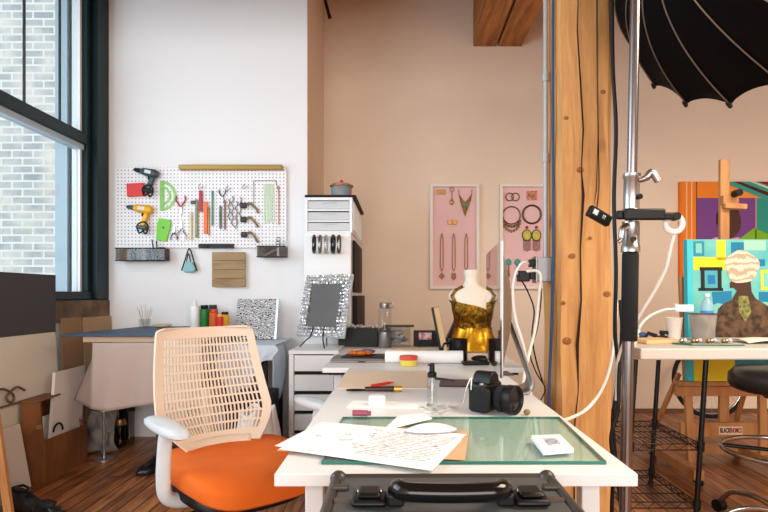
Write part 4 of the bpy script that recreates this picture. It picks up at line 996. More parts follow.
for i, (px, py, lab) in enumerate(((244.5, 206, 'top one of the three wire spools on pegboard hooks'), (244.5, 220, 'middle one of the three wire spools on pegboard hooks'), (245, 235, 'lowest one of the three wire spools on pegboard hooks'))):
    t = thing('wire_spool', lab, 'wire spool', tuple(pp(px, py, .02)), group='wire spools on the pegboard')
    ob('spool', MB().cyl((-.02, 0, 0), (.02, 0, 0), .022, n=16), M['dark'], t, smooth=True)
    ob('wire_coil', MB().tube(bez([(.02, 0, .01), (.05, -.004, .016), (.075, 0, -.008), (.1, 0, -.03-.01*i), (.11, 0, -.06)]), .009, 8), mat('brass_wire', (150, 128, 90), .4, metal=.5), t, smooth=True)
zt = MB(); r4 = random.Random(2)
for i in range(9): zt.tube([(-.035+.009*i, 0, 0), (-.035+.009*i+r4.uniform(-.008, .008), 0, -.28-r4.uniform(0, .03))], .0035, 6)
one('cable_ties', 'bundle of pale green translucent cable ties at the pegboard right', 'cable ties', zt, mat('pale_green_nylon', (222, 240, 212), .4), tuple(pp(268.5, 184, .008)))
one('wire_hanger', 'thin dark wire rack bracket at the right side of the pegboard', 'bracket', MB().tube([(0, 0, -.2), (0, 0, 0), (.17, 0, 0), (.2, 0, -.12)], .003, 6), M['steel'], tuple(pp(254, 181, .005)))
one('copper_strip', 'thin copper coloured strip hanging right of the cable ties', 'strip', MB().bb((-.005, -.002, -.3), (.005, .002, 0)), mat('copper', (176, 120, 96), .4, metal=.5), tuple(pp(279, 186, .004)))
def hookrow(pts):
    for px, py, lab in pts:
        one('wire_hook', lab, 'hook', MB().tube(bez([(0, 0, 0), (-.01, -.02, -.03), (.0, -.03, -.045), (.03, -.02, -.02)]), .0026, 6), M['silver'], tuple(pp(px, py, .003)), None or (0, 0, 0), smooth=True)
hookrow(((201, 184, 'empty wire hook above the slim red cutter'), (228, 186, 'empty wire hook above the silver chains'), (245, 184, 'empty wire hook above the top wire spool')))
# baskets
def basket(label, x0, x1, y0, y1, seed, n):
    w_ = (x1-x0)*k_; h_ = (y1-y0)*k_
    t = thing('tool_bin', label, 'bin', tuple(pp(x0, y1, .001)))
    m_ = MB(); d = .1
    m_.bb((0, -d, 0), (w_, 0, .004)).bb((0, -d, .004), (.004, 0, h_)).bb((w_-.004, -d, .004), (w_, 0, h_)).bb((.004, -d, .004), (w_-.004, -d+.004, h_)).bb((.004, -.004, .004), (w_-.004, 0, h_))
    ob('bin_walls', m_, M['smoke'], t)
    r_ = random.Random(seed)
    ob('bin_rim', MB().bb((-.003, -d-.003, h_-.008), (w_+.003, -d+.0, h_+.001)).bb((-.003, -d-.003, -.003), (w_+.003, -d-.0, .006)), M['blackM'], t)
    return t, w_, h_, r_
t, w_, h_, r_ = basket('long smoky plastic bin of bottles under the pegboard left end', 122.5, 170, 249, 261.5, 1, 9)
def on_bin(t, x, h, m, r, nm, lab, cat):
    o = one(nm, lab, cat, MB().lathe([(r*.9, 0), (r, .004), (r, h*.75), (r*.6, h*.85), (r*.6, h)], 12), m, (t.location.x+x, t.location.y-.05, t.location.z+.0045), smooth=True)
    return o
nms = ('leftmost', 'second', 'third', 'fourth', 'fifth', 'sixth')
cols = ((196, 140, 60), (214, 206, 196), (60, 60, 62), (190, 200, 196), (226, 222, 216), (50, 60, 66))
for i in range(6):
    on_bin(t, .03+i*.041, .085+.012*(i % 2), mat('bottle_colour', cols[i], .4), .018, 'craft_bottle', nms[i]+' small bottle from the left in the long smoky bin', 'bottle')
one('marker_pens', 'pair of upright dark pens at the right of the long smoky bin', 'pens', MB().cyl((-.01, 0, 0), (-.035, 0, .16), .005, n=8).cyl((.005, 0, 0), (.0, 0, .15), .005, n=8), M['black'], (t.location.x+.288, t.location.y-.05, t.location.z+.0045))
one('steel_tin', 'brown tin at the right end of the long smoky bin', 'tin', MB().cyl((0, 0, 0), (0, 0, .1), .026), mat('brown_tin', (104, 84, 64), .5), (t.location.x+.33, t.location.y-.05, t.location.z+.0045), smooth=True)
t, w_, h_, r_ = basket('short smoky plastic bin under the pegboard right end', 260.5, 288, 247, 258, 2, 4)
one('clamp_tool', 'chrome ring clamp standing in the short smoky bin', 'clamp', MB().cyl((0, 0, 0), (.0, 0, .09), .015).ball((0, 0, .105), .022, 12).tube(ring((0, 0, .135), .014, 14, 'y'), .004, 6, closed=True), M['silver'], (t.location.x+.15, t.location.y-.05, t.location.z+.0045), smooth=True)
one('white_scraper', 'pale scraper leaning inside the short smoky bin', 'scraper', MB().bar((-.04, 0, .012), (.05, 0, .06), .02, .012), M['greyP'], (t.location.x+.08, t.location.y-.05, t.location.z+.0005))
# mask
mk = thing('face_mask', 'teal respirator mask with black straps hanging below the pegboard', 'mask', tuple(pp(190, 250, .004)))
ob('cup', MB().prism([(-.055, -.155), (-.03, -.175), (.03, -.175), (.055, -.155), (.03, -.09), (-.02, -.09)], .03, Matrix.Translation((0, -.02, 0))), mat('teal_mask', (140, 190, 192), .7, bump=.4, bscale=60), mk, bev=.01, smooth=True)
ob('strap', MB().tube(bez([(-.058, -.008, -.16), (-.03, -.004, -.07), (-.008, -.002, .0), (.008, -.002, .0), (.028, -.004, -.06), (.058, -.008, -.16)]), .005, 6).tube(bez([(-.02, -.01, -.09), (-.005, -.004, -.03), (.012, -.01, -.09)]), .004, 6), M['black'], mk, smooth=True)
one('magnetic_strip', 'black magnetic knife strip along the pegboard bottom edge', 'strip', MB().bb((0, -.02, 0), (34*k_, 0, 4.5*k_)).bb((0, -.03, .006), (.07, -.02, .03)), M['black'], tuple(pp(200, 248.5, .001)))
hb = thing('hanging_board', 'square slatted wooden board hanging on a string below the pegboard', 'board', (at(230, 287, YP).x, YP-.03, CZ-(287-HY)*k_))
for i in range(4):
    ob('slat', MB().bb((-.127, -.01, i*.0675), (.127, .01, i*.0675+.065)), M['slat'], hb, bev=.002)
ob('string', MB().tube([(-.03, 0, .26), (0, .0, .33), (.03, 0, .26)], .002, 6), M['paper'], hb)

# ------------------------------------------------------------------ jewellery frames on back wall
k5 = 5.23/F
def jframe(label, x0, x1, y0, y1):
    p0 = at(x0, y1, 5.235); w_ = (x1-x0)*k5; h_ = (y1-y0)*k5
    t = thing('display_frame', label, 'frame', (p0.x, YB-.0005, p0.z)); d = .045; f_ = .028
    ob('frame', MB().bb((0, -d, 0), (w_, 0, f_)).bb((0, -d, h_-f_), (w_, 0, h_)).bb((0, -d, f_), (f_, 0, h_-f_)).bb((w_-f_, -d, f_), (w_, 0, h_-f_)), M['framewhite'], t, bev=.002)
    ob('backing', MB().bb((f_, -.012, f_), (w_-f_, 0, h_-f_)), M['pink'], t)
    return t
jframe('white frame with pink backing and gold pendants, nearer the alcove corner', 430, 479.5, 183.5, 289)
jframe('white frame with pink backing and earrings, nearer the timber post', 500, 552, 183.5, 289)
def j5(px, py): p = at(px, py, 5.235); p.y = YB-.0215; return p
def pendant(label, px, y0, y1, shape):
    t = thing('pendant_necklace', label, 'necklace', tuple(j5(px, y0)), group='pendant necklaces in the pink frame'); h_ = (y1-y0)*k5
    ob('chain', MB().tube([(-.0, 0, 0), (-.012, 0, -.05), (-.014, 0, -h_*.7), (0, 0, -h_*.78)], .004, 6).tube([(0, 0, 0), (.012, 0, -.05), (.014, 0, -h_*.7), (0, 0, -h_*.78)], .004, 6), M['gold'], t)
    s_ = .03
    ol = {'d': [(0, s_*1.2), (s_, 0), (0, -s_*1.1), (-s_, 0)], 'c': [(-.6*s_, s_), (.6*s_, s_), (.8*s_, -.6*s_), (0, -1.4*s_), (-.8*s_, -.6*s_)], 'l': [(0, s_*1.3), (.6*s_, .2*s_), (.2*s_, -1.3*s_), (-.6*s_, -.2*s_)]}[shape]
    ob('pendant', MB().prism([(a, b-h_*.88) for a, b in ol], .008), mat('bronze_pendant', (130, 92, 62), .4, metal=.6, bump=.5), t)
pendant('long gold necklace with a diamond pendant, left of the three', 442, 233, 282, 'd')
pendant('long gold necklace with a dark crystal pendant, middle of the three', 454, 233, 282, 'c')
pendant('long gold necklace with a leaf pendant, right of the three', 466.5, 233, 281, 'l')
t = thing('bib_necklace', 'bold gold triangular bib necklace in the pink frame', 'necklace', tuple(j5(465.5, 189)))
ob('bib', MB().prism([(-.065, -.03), (-.05, -.1), (-.02, -.2), (0, -.255), (.02, -.2), (.055, -.1), (.065, -.03), (.04, -.07), (0, -.12), (-.04, -.07)], .008), mat('bib_gold', (164, 126, 66), .35, metal=.6, bump=1, bscale=80, col2=(100, 80, 50), vscale=60), t)
ob('chain', MB().tube([(-.06, 0, -.04), (-.064, 0, .005)], .004, 6).tube([(.06, 0, -.04), (.064, 0, .005)], .004, 6), M['gold'], t)
ob('stone', MB().ball((0, -.006, -.15), .016, 10), M['teal'], t)
for px, py, lab in ((441, 191.5, 'gold square stud earrings at the top left of the pink frame'), (452.5, 222, 'gold square stud earrings in the middle of the pink frame')):
    m_ = MB()
    for sx in (-1, 1): m_.box((sx*.024, 0, 0), (.038, .01, .045), (0, sx*.12, 0))
    one('stud_earrings', lab, 'earrings', m_, M['gold'], tuple(j5(px, py)), bev=.002)
one('drop_earring', 'single gold drop earring left of the bib necklace', 'earring', MB().tube(ring((0, 0, 0), .018, 16, 'y'), .004, 6, closed=True).cyl((0, 0, -.018), (0, 0, -.1), .004, n=6).ball((0, 0, -.12), .02, 10, (1, .5, 1.4)), M['gold'], tuple(j5(452, 189)))
m_ = MB().tube(ring((-.027, 0, 0), .036, 24, 'y'), .005, 6, closed=True).tube(ring((.027, -.002, 0), .036, 24, 'y'), .005, 6, closed=True)
one('hoop_earrings', 'pair of overlapping bronze hoop earrings at the frame top', 'earrings', m_, mat('bronze', (130, 104, 80), .35, metal=.6), tuple(j5(513, 196.5)))
one('cluster_earrings', 'small orange bead earrings at the top right of the frame', 'earrings', MB().box((0, .004, 0), (.1, .004, .09)).ball((-.02, -.006, 0), .016, 8).ball((.02, -.006, .004), .016, 8).ball((0, -.006, -.02), .012, 8), mat('coral_beads', (224, 168, 130), .5, col2=(176, 96, 60), vscale=40), tuple(j5(532.5, 195)))
t = thing('charm_necklace', 'round necklace with dangling bronze charms in the frame', 'necklace', tuple(j5(512, 215)))
ob('collar', MB().tube(ring((0, 0, 0), .082, 32, 'y'), .006, 6, closed=True), mat('bronze_dark', (120, 92, 70), .35, metal=.6), t, smooth=True)
m_ = MB()
for k in range(9):
    a = -PI/2+(k-4)*.3; m_.ball((.085*math.cos(a), -.004, .085*math.sin(a)-.02), .013, 8); m_.ball((.085*math.cos(a), -.004, .085*math.sin(a)-.045-.02*(4-abs(k-4))/4), .010, 8, (1, 1, 1.6))
ob('charms', m_, mat('charm_gold', (158, 124, 76), .4, metal=.5), t)
one('choker', 'plain round bronze choker necklace beside the charm necklace', 'necklace', MB().tube(ring((0, 0, 0), .085, 32, 'y'), .009, 8, closed=True), mat('bronze_choker', (112, 88, 76), .35, metal=.6), tuple(j5(532.5, 214)), smooth=True)
for px, lab in ((527.5, 'yellow and black fan earring, left of the chandelier pair'), (537, 'yellow and black fan earring, right of the chandelier pair')):
    t = thing('chandelier_earring', lab, 'earring', tuple(j5(px, 226)), group='chandelier earrings')
    ob('top_bead', MB().ball((0, 0, -.01), .015, 10), M['crimson'], t)
    ob('yellow_fan', MB().tube(ring((0, 0, -.085), .026, 20, 'y', 1.4), .012, 8, closed=True), mat('lime_yellow', (214, 210, 60), .5), t, smooth=True)
    ob('black_rim', MB().tube(ring((0, .002, -.085), .042, 20, 'y', 1.2), .005, 8, closed=True), M['dark'], t, smooth=True)
    m_ = MB()
    for i in range(5):
        for j in range(5): m_.ball((-.03+.015*i, -.002, -.15-.02*j+.008*abs(i-2)), .007, 6)
    ob('bead_fringe', m_, mat('copper_beads', (150, 92, 70), .4, metal=.4), t)
for px, lab in ((509, 'teal topped earring with bronze drop, left of the teal pair'), (518, 'teal topped earring with bronze drop, right of the teal pair')):
    t = thing('teal_earring', lab, 'earring', tuple(j5(px, 262)), group='teal earrings')
    ob('teal_stone', MB().ball((0, 0, 0), .028, 12, (1, .5, 1.2)), M['teal'], t, smooth=True)
    ob('drop', MB().cyl((0, 0, -.035), (0, 0, -.1), .008, n=8).ball((0, 0, -.12), .014, 8, (1, .6, 1.8)), mat('bronze_drop', (140, 92, 78), .4, metal=.5), t)

# ------------------------------------------------------------------ table under the window, cloths
zt_ = .845
tb = thing('work_table', 'low work table with a pinkish cloth hanging from it by the window corner', 'table', (-1.60, 3.86, 0))
ob('tabletop', MB().bb((-.35, -.42, zt_-.035), (.37, .46, zt_)), mat('pale_tabletop', (214, 188, 160), .6), tb, bev=.003)
for sx in (-.02, .33):
    for sy in (-.1, .4): ob('leg', MB().bb((sx-.012, sy-.012, 0), (sx+.012, sy+.012, zt_-.036)), M['steel'], tb)
one('blue_board', 'slate blue drawing board lying on the low work table', 'board', MB().slab([(-.47, -.46), (.36, -.46), (.36, .44), (-.36, .44)], .014), M['blueboard'], (-1.60, 3.86, zt_+.001), bev=.003)
def drape(u, v):
    x = -.37+.76*u; z = zt_-.037-v*(.39+.02*math.sin(u*7))
    y = -.44-.012*math.sin(u*22+v*2)*v-.02*v
    if u < .12: x -= (.12-u)*v*1.3; y += (.12-u)*2.2
    return (x, y, z)
one('table_cloth', 'pinkish beige canvas cloth hanging down the front of the work table', 'cloth', MB().grid(drape, 70, 18), M['cloth'], (-1.60, 3.86, 0), smooth=True, solid=.004)
one('crumpled_sheet', 'crumpled grey white dust sheet bunched on the floor at the work table left end', 'cloth', MB().grid(lambda u, v: (-.56+.16*u+.06*v*(u-.5)+.012*math.sin(v*6+u*7), +.08-.05*v+.02*math.sin(u*9+v*11)+.012*math.sin(v*19-u*12), .46-v*.45), 24, 24), mat('dust_sheet', (160, 148, 140), .9, bump=.6, bscale=25, var=.2), (-1.60, 3.86, 0), smooth=True, solid=.003)
t2 = thing('side_table', 'small side table under a pale blue sheet beside the drawer unit', 'table', (-1.02, 4.0, 0))
ob('tabletop', MB().bb((-.19, -.25, .735), (.15, .32, .76)), M['whiteP'], t2)
for sx in (-.15, .1):
    for sy in (-.2, .28): ob('leg', MB().bb((sx-.02, sy-.02, 0), (sx+.02, sy+.02, .734)), M['black'], t2)
def d2(u, v):
    if v < .5:
        return (-.2+.39*u, -.27+.60*(1-v*2), .764+.002*math.sin(u*20))
    w_ = (v-.5)*2; return (-.2+.39*u+.02*math.sin(w_*5), -.272-.012*math.sin(u*18)*w_-.01*w_, .764-w_*(.10+.32*max(0, math.sin(u*3.0+.35))**3))
one('pale_sheet', 'pale blue white sheet draped over the small side table', 'cloth', MB().grid(d2, 40, 30), M['cloth2'], (-1.02, 4.0, 0), smooth=True, solid=.003)
one('hanging_scarf', 'white plastic sheet hanging from the right edge of the side table', 'cloth', MB().grid(lambda u, v: (.152+.004+.02*u+.03*math.sin(v*3)*u, -.2+.28*u*(1-.6*v), .755-.38*v), 10, 14), M['cloth2'], (-1.02, 4.0, 0), smooth=True, solid=.003)
# on the tables
zb = zt_+.0155
cu = thing('stick_holder', 'small glass of thin wooden sticks on the blue board', 'holder', (-1.90, 4.17, zb))
ob('glass_cup', MB().lathe([(.035, 0), (.04, .003), (.042, .06), (.038, .06), (.036, .006)]), M['clear'], cu, smooth=True)
for k in range(7):
    a = k*.9; ob('stick', MB().cyl((.01*math.cos(a), .01*math.sin(a), .005), (.055*math.cos(a), .035*math.sin(a), .13+.02*(k % 3)), .0022, n=6), mat('pale_stick', (196, 184, 158), .7), cu)
one('driftwood', 'small heap of cream lace lying beside the stick holder', 'lace', MB().ball((0, 0, .014), .014, 10, (5, 2, 1)).ball((.05, 0, .02), .012, 10, (3, 1.5, .8)), mat('cream_lace', (190, 178, 140), .8, bump=.8, bscale=90), (-1.76, 4.12, zb), smooth=True)
def bt_(name, label, px, D, h, r, m, mc, z):
    t = thing(name, label, 'bottle' if 'bottle' in name else 'jar', ((px-VX)/F*D, D, z))
    ob('body', MB().lathe([(r*.95, 0), (r, .005), (r, h*.8), (r*.75, h*.84)]), m, t, smooth=True)
    ob('cap', MB().lathe([(r*.8, h*.845), (r*.82, h*.85), (r*.78, h)]), mc, t, smooth=True)
    return t
wbt = thing('glue_bottle', 'white squeeze glue bottle with a tapered cap behind the chair', 'bottle', ((195-VX)/F*4.1, 4.1, zb))
ob('body', MB().lathe([(.03, 0), (.034, .005), (.034, .15), (.025, .165), (.014, .172)]), M['whiteP'], wbt, smooth=True)
ob('cap', MB().lathe([(.013, .1725), (.013, .19), (.006, .205)]), M['whiteP'], wbt, smooth=True)
bt_('paint_jar', 'tall green paint jar with black lid behind the chair back', 204.5, 4.13, .165, .036, M['greenJ'], M['black'], zb)
bt_('paint_jar', 'green paint jar with dark lid standing behind the red one', 213, 4.24, .165, .036, M['greenJ'], M['dark'], zb)
bt_('paint_jar', 'red lidded paint jar with orange body in the jar group', 214, 4.10, .135, .034, mat('orange_label', (214, 92, 30), .4), M['red'], zb)
bt_('paint_jar', 'yellow paint jar with black lid, rightmost of the jar group', 225, 4.12, .115, .03, M['yellow'], M['black'], zb)
bt_('paint_jar', 'small red paint jar in front of the yellow one', 220, 4.02, .10, .024, M['red'], M['yellow'], zb)
pc2 = thing('patterned_canvas', 'square canvas with black and white ornamental swirls leaning on the wall', 'canvas', (at(256, 338, 4.19).x, 4.18, .769), rot=(math.radians(-12), 0, math.radians(-5)))
ob('print', MB().bb((-.155, -.016, 0), (.145, 0, .305)), M['skull'], pc2)
ob('side_edge', MB().bb((.1455, -.016, 0), (.162, .012, .305)), M['silver'], pc2)

# under the table: glasses, candle stand, shoe, bag
gl = thing('candle_stand', 'tall silver candle stand with a round base on the floor', 'candle stand', (at(104, 450, 3.76).x, 3.76, 0))
ob('base', MB().lathe([(.075, 0), (.075, .006), (.02, .014)]), M['silver'], gl, smooth=True)
ob('stem', MB().cyl((0, 0, .014), (0, 0, .33), .008), M['silver'], gl, smooth=True)
ob('plate', MB().lathe([(.01, .326), (.085, .33), (.085, .335), (.01, .336)]), M['silver'], gl, smooth=True)
for i, (px, D, h_, r_, lab) in enumerate(((112, 4.12, .26, .035, 'tall glass vase on the floor behind the candle stand'), (120, 4.05, .2, .04, 'shorter glass jar in the middle of the vases under the table'), (129, 4.15, .30, .04, 'tallest clear jar with dark top under the table'), (124, 4.26, .33, .035, 'dark bottle standing at the back under the table'))):
    t = thing('glass_vase', lab, 'vase', ((px-VX)/F*D, D, 0))
    ob('vase_body', MB().lathe([(r_*.8, 0), (r_, .01), (r_*.9, h_*.5), (r_, h_*.8)]), M['smoke'] if i < 3 else M['black'], t, smooth=True)
    ob('vase_lid', MB().lathe([(r_, h_*.8+.001), (r_*1.05, h_*.84), (r_*.9, h_)]), (M['silver'], M['gold'], M['blackM'], M['black'])[i], t, smooth=True)
def shoe(label, loc, rz, sc=1):
    t = thing('shoe', label, 'shoe', loc, rz)
    def up(u, v):
        x = -.13+.26*u; a = v*PI
        wd = .036+.012*math.sin(min(1, max(0, (u-.3)/.7))*PI)-.03*max(0, u-.86)/.14
        h = .085-.05*max(0, min(1, (u-.3)/.45))+.0
        if u > .8: h -= .02*(u-.8)/.2
        if u < .05: wd *= .6+8*u; h *= .8+4*u
        return (x*sc, wd*math.cos(a)*sc, (.012+h*math.sin(a)**.7)*sc)
    ob('upper', MB().grid(up, 24, 14), M['leather'], t, smooth=True)
    n = 28; ol = []
    for i in range(n):
        a = 2*PI*i/n; c_ = math.cos(a); ol.append((.132*c_*sc, (.042+.008*c_)*math.sin(a)*sc))
    ob('sole', MB().slab(ol, .014*sc), M['rubber'], t)
    ob('collar', MB().tube([(x*sc, y*sc, z*sc) for x, y, z in [(-.115, 0, .092), (-.09, .026, .097), (-.05, .03, .09), (-.02, 0, .083), (-.05, -.03, .09), (-.09, -.026, .097)]], .006*sc, 8, closed=True), M['rubber'], t, smooth=True)
    ob('laces', MB().tube(bez([(-.02*sc, -.02*sc, .085*sc), (.0, .02*sc, .08*sc), (.01*sc, -.02*sc, .073*sc), (.03*sc, .02*sc, .066*sc)]), .0025, 6), M['black'], t, smooth=True)
    return t
shoe('single black leather shoe on the floor behind the chair arm', (-1.53, 3.53, 0), math.radians(-115), 1.15)
shoe('black shoe at the bottom left corner, toe pointing right', (-1.63, 2.66, 0), math.radians(-22), 1.08)
shoe('black shoe beside it behind it nearest the leaning mirror', (-1.90, 2.86, 0), math.radians(-28), 1.08)
bgm = MB()
def bagf(u, v):
    a = u*2*PI; r_ = (.155+.02*math.sin(a*3)+.012*math.sin(a*7+v*6))*(1-.25*v**3)*(.75+.6*v if v < .3 else .93+.07*math.sin(v*5)); return (r_*math.cos(a)*.85, r_*math.sin(a), .002+.46*v+.02*math.sin(a*4)*v)
one('plastic_bag', 'full white plastic bag standing on the floor behind the chair', 'bag', bgm.grid(bagf, 40, 22), M['bag'], (-.80, 3.12, 0), smooth=True, solid=.002)
one('dark_crate', 'black crate on the floor between side table and drawer unit', 'crate', MB().bb((-.12, -.15, 0), (.12, .15, .48)), M['blackM'], (-.93, 3.6, 0), bev=.005)
one('crumpled_paper', 'crumpled brown paper heap under the work table behind the shoe', 'paper', MB().ball((0, 0, .1), .1, 14, (1.4, 1, 1)).ball((.1, .05, .08), .08, 12), mat('brown_heap', (110, 84, 74), .9, bump=1, bscale=20), (-1.48, 3.85, 0), smooth=True)

# ------------------------------------------------------------------ left corner: boards, crate, canvas
def lean(name, label, y0, y1, z0, z1, xb, xt, m, th_=.015, cat='board', skew=0):
    """a board leaning on the left wall: its foot at x = xb, its top at x = xt"""
    mb_ = MB(); vs = [(xb, y0, z0), (xb, y1+skew, z0), (xt, y1, z1), (xt, y0, z1)]
    c = Vector((xb, (y0+y1)/2, z0))
    vs2 = [Vector(v)-c for v in vs]+[Vector(v)+Vector((-th_, 0, 0))-c for v in vs]
    mb_.add(vs2, [(0,1,2,3),(7,6,5,4),(0,4,5,1),(1,5,6,2),(2,6,7,3),(3,7,4,0)])
    return one(name, label, cat, mb_, m, tuple(c))
lean('grey_panel', 'large dark grey board leaning below the window', 2.2, 3.64, 0.0, 1.23, -2.236, -2.238, M['dark'], .012)
lean('large_canvas', 'large cream primed canvas leaning low on the left', 2.0, 3.60, 0.0, .862, -2.205, -2.216, M['canvas'], .015, 'canvas', .08)
lean('cardboard_sheet', 'tall narrow brown cardboard sheet beside the large canvas', 3.70, 3.93, 0, .945, -2.20, -2.235, M['kraft2'], .008, 'cardboard')
lean('cardboard_sheet', 'wider brown cardboard sheet nearest the room corner', 3.95, 4.33, 0, .94, -2.20, -2.235, M['kraft'], .008, 'cardboard')
lean('plywood_piece', 'dark brown plywood piece standing at the foot of the cardboard', 4.0, 4.28, 0, .62, -2.15, -2.17, M['box'], .008, 'plywood')
# carton with sloping sides
ctm = thing('wooden_crate', 'brown open wooden crate with sloping sides on the floor', 'crate', (0, 0, 0))
F0 = Vector((-2.05, 3.235, 0)); F1 = Vector((-2.068, 3.70, 0))
x0, y0 = F0.x, F0.y; x1, y1 = F1.x, F1.y
ctm.location = (x0, y0, 0)
dx = Vector((x1-x0, y1-y0, 0)); dn = dx.normalized(); pn = Vector((-dn.y, dn.x, 0))   # pn points to the wall side (left)
if pn.x > 0: pn = -pn
Lc = .47
def cp_(a, b, z): return dn*a+pn*b+Vector((0, 0, z))
def pan(P, nrm, th_=.012):
    m_ = MB(); n = len(P); P = [Vector(p) for p in P]; v = Vector(nrm)*th_
    m_.add(P+[p+v for p in P], [tuple(range(n)), tuple(range(n, 2*n))[::-1]]+[(i, i+n, (i+1) % n+n, (i+1) % n) for i in range(n)]); return m_
ob('long_side', pan([cp_(0, 0, 0), cp_(Lc, 0, 0), cp_(Lc, 0, .245), cp_(.0, 0, .257)], pn), M['box'], ctm)
wdC = .145
ob('end_panel', pan([cp_(0, .013, 0), cp_(0, wdC, 0), cp_(0, wdC-.005, .478), cp_(0, .03, .476), cp_(0, .013, .25)], dn), M['box'], ctm)
ob('back_side', pan([cp_(0.013, wdC, 0), cp_(Lc, wdC, 0), cp_(Lc, wdC, .45), cp_(0.013, wdC, .47)], -pn), M['box'], ctm)
ob('base', pan([cp_(0.013, .013, 0.001), cp_(Lc, .013, 0.001), cp_(Lc, wdC-.013, 0.001), cp_(.013, wdC-.013, 0.001)], (0, 0, 1)), M['box'], ctm)
ob('far_end', pan([cp_(Lc, .013, 0), cp_(Lc, wdC-.013, 0), cp_(Lc, wdC-.013, .4), cp_(Lc, .013, .24)], -dn), M['box'], ctm)
ob('lid', pan([cp_(-.01, .03, .479), cp_(-.01, wdC+.0, .482), cp_(.25, wdC+.0, .482), cp_(.25, .05, .479)], (0, 0, 1), .008), M['box'], ctm)
ob('clasp', MB().box(cp_(-.006, .03, .34), (.03, .012, .025)), M['goldbar'], ctm)
o = one('cream_canvas', 'cream stretched canvas standing in the wooden crate', 'canvas', pan([cp_(.08, .03, .015), cp_(.43, .03, .015), cp_(.58, .07, .62), cp_(.23, .07, .62)], pn, .018), M['canvas2'], (x0, y0, 0))
one('white_board', 'thin white board standing behind the cream canvas in the crate', 'board', pan([cp_(.04, .10, .015), cp_(.3, .10, .015), cp_(.3, .115, .36), cp_(.08, .115, .36)], pn, .006), M['paper'], (x0, y0, 0))
one('black_ring', 'small black hook ring at the foot of the cream canvas', 'ring', MB().tube([cp_(.17+.05*math.cos(a), .022, .27+.05*math.sin(a)) for a in [i*.25 for i in range(13)]], .006, 8), M['black'], (x0, y0, 0), smooth=True)
# white board at left
lean('painted_board', 'small white panel leaning at the far left of the floor', 2.74, 3.22, 0, .36, -2.12, -2.185, M['canvas2'], .012, 'board')
one('scroll_ornament', 'wrought metal scroll ornament lying before the large canvas', 'ornament', MB().tube(bez([(0, -.25, 0), (0, -.2, .05), (0, -.14, .06), (0, -.12, .02), (0, -.16, .0), (0, -.18, .04), (0, -.08, .07), (0, .0, .04), (0, .03, .0), (0, -.0, -.02), (0, -.03, .02), (0, .05, .06), (0, .12, .03)]), .007, 8).tube([(0, -.3, -.03), (0, .14, -.03)], .006, 8), mat('bronze_scroll', (120, 96, 60), .5, metal=.4), (-2.185, 3.14, .515), smooth=True)
mr = thing('leaning_mirror', 'black mirror in a light wood frame at the lower left edge', 'mirror', (-1.71, 2.5, 0), rot=(math.radians(-4), math.radians(-11), 0))
ob('frame_strip', MB().bb((-.035, -.011, 0), (0, .011, .58)), M['pine'], mr, bev=.002)
ob('frame_strip', MB().bb((-.385, -.011, .075), (-.35, .011, .58)), M['pine'], mr, bev=.002)
ob('frame_strip', MB().bb((-.3495, -.011, .545), (-.0355, .011, .58)), M['pine'], mr, bev=.002)
ob('frame_strip', MB().bb((-.3495, -.011, .075), (-.0355, .011, .105)), M['pine'], mr, bev=.002)
ob('glass', MB().bb((-.3495, -.003, .1055), (-.0355, .005, .5445)), M['screen'], mr)

# ------------------------------------------------------------------ right side: rack, table, easel, painting, stool
sC = 204.0; DF = F/sC
xA, xC = 1.155, 1.50; yF, yK = DF, 3.24
rk = thing('wire_rack', 'small black wire shelving rack under the white table at the right', 'rack', ((xA+xC)/2, (yF+yK)/2, 0))
ztb = .785; rx, ry = (xC-xA)/2, (yK-yF)/2
def lx_(z): return -.05*(1-z/ztb)
for sx in (-1, 1):
    for sy in (-1, 1):
        p_ = ob('post', MB().cyl((sx*rx+lx_(.02), sy*ry, .02), (sx*rx, sy*ry, ztb), .0125, n=14), M['blackMetal'], rk, smooth=True)
        ob('foot', MB().cyl((sx*rx+lx_(0), sy*ry, 0), (sx*rx+lx_(.02), sy*ry, .0195), .016), M['rubber'], p_)
for z in (.37, .085):
    ox = lx_(z)
    sh = MB(); ww = .0022
    for dz in (0, -.03):
        for sy in (-1, 1): sh.cyl((-rx+ox, sy*ry, z+dz), (rx+ox, sy*ry, z+dz), .0032, n=6)
        for sx in (-1, 1): sh.cyl((sx*rx+ox, -ry, z+dz), (sx*rx+ox, ry, z+dz), .0032, n=6)
    for sy in (-1, 1):
        n = 10; sh.tube([(-rx+ox+2*rx*i/n, sy*ry, z-(.03 if i % 2 else 0)) for i in range(n+1)], ww, 6)
    for sx in (-1, 1):
        n = 14; sh.tube([(sx*rx+ox, -ry+2*ry*i/n, z-(.03 if i % 2 else 0)) for i in range(n+1)], ww, 6)
    for i in range(1, 13):
        x = -rx+ox+2*rx*i/13; sh.cyl((x, -ry, z+.003), (x, ry, z+.003), ww, n=6)
    for i in range(1, 4):
        y = -ry+2*ry*i/4; sh.cyl((-rx+ox, y, z-.001), (rx+ox, y, z-.001), .003, n=6)
    s_ = ob('shelf', sh, M['blackMetal'], rk)
    for sx in (-1, 1):
        for sy in (-1, 1): ob('clip_sleeve', MB().cyl((sx*rx+ox-.001, sy*ry, z-.035), (sx*rx+ox+.001, sy*ry, z+.012), .0185, n=14), M['black'], s_, smooth=True)
tt_ = thing('white_table', 'long white table top on the right with a tray of jewellery', 'table', (1.9, 3.06, 0))
ob('tabletop', MB().bb((1.16-1.9, 2.70-3.06, ztb+.001), (.95, .34, .843)), mat('warm_white_top', (200, 194, 188), .4), tt_, bev=.008)
for sy in (-.3, .28): ob('leg', MB().bb((.86, sy-.02, 0), (.9, sy+.02, ztb)), M['blackMetal'], tt_)
ZT = .844
def rt(px, py, z=ZT): return on(px, py, z)
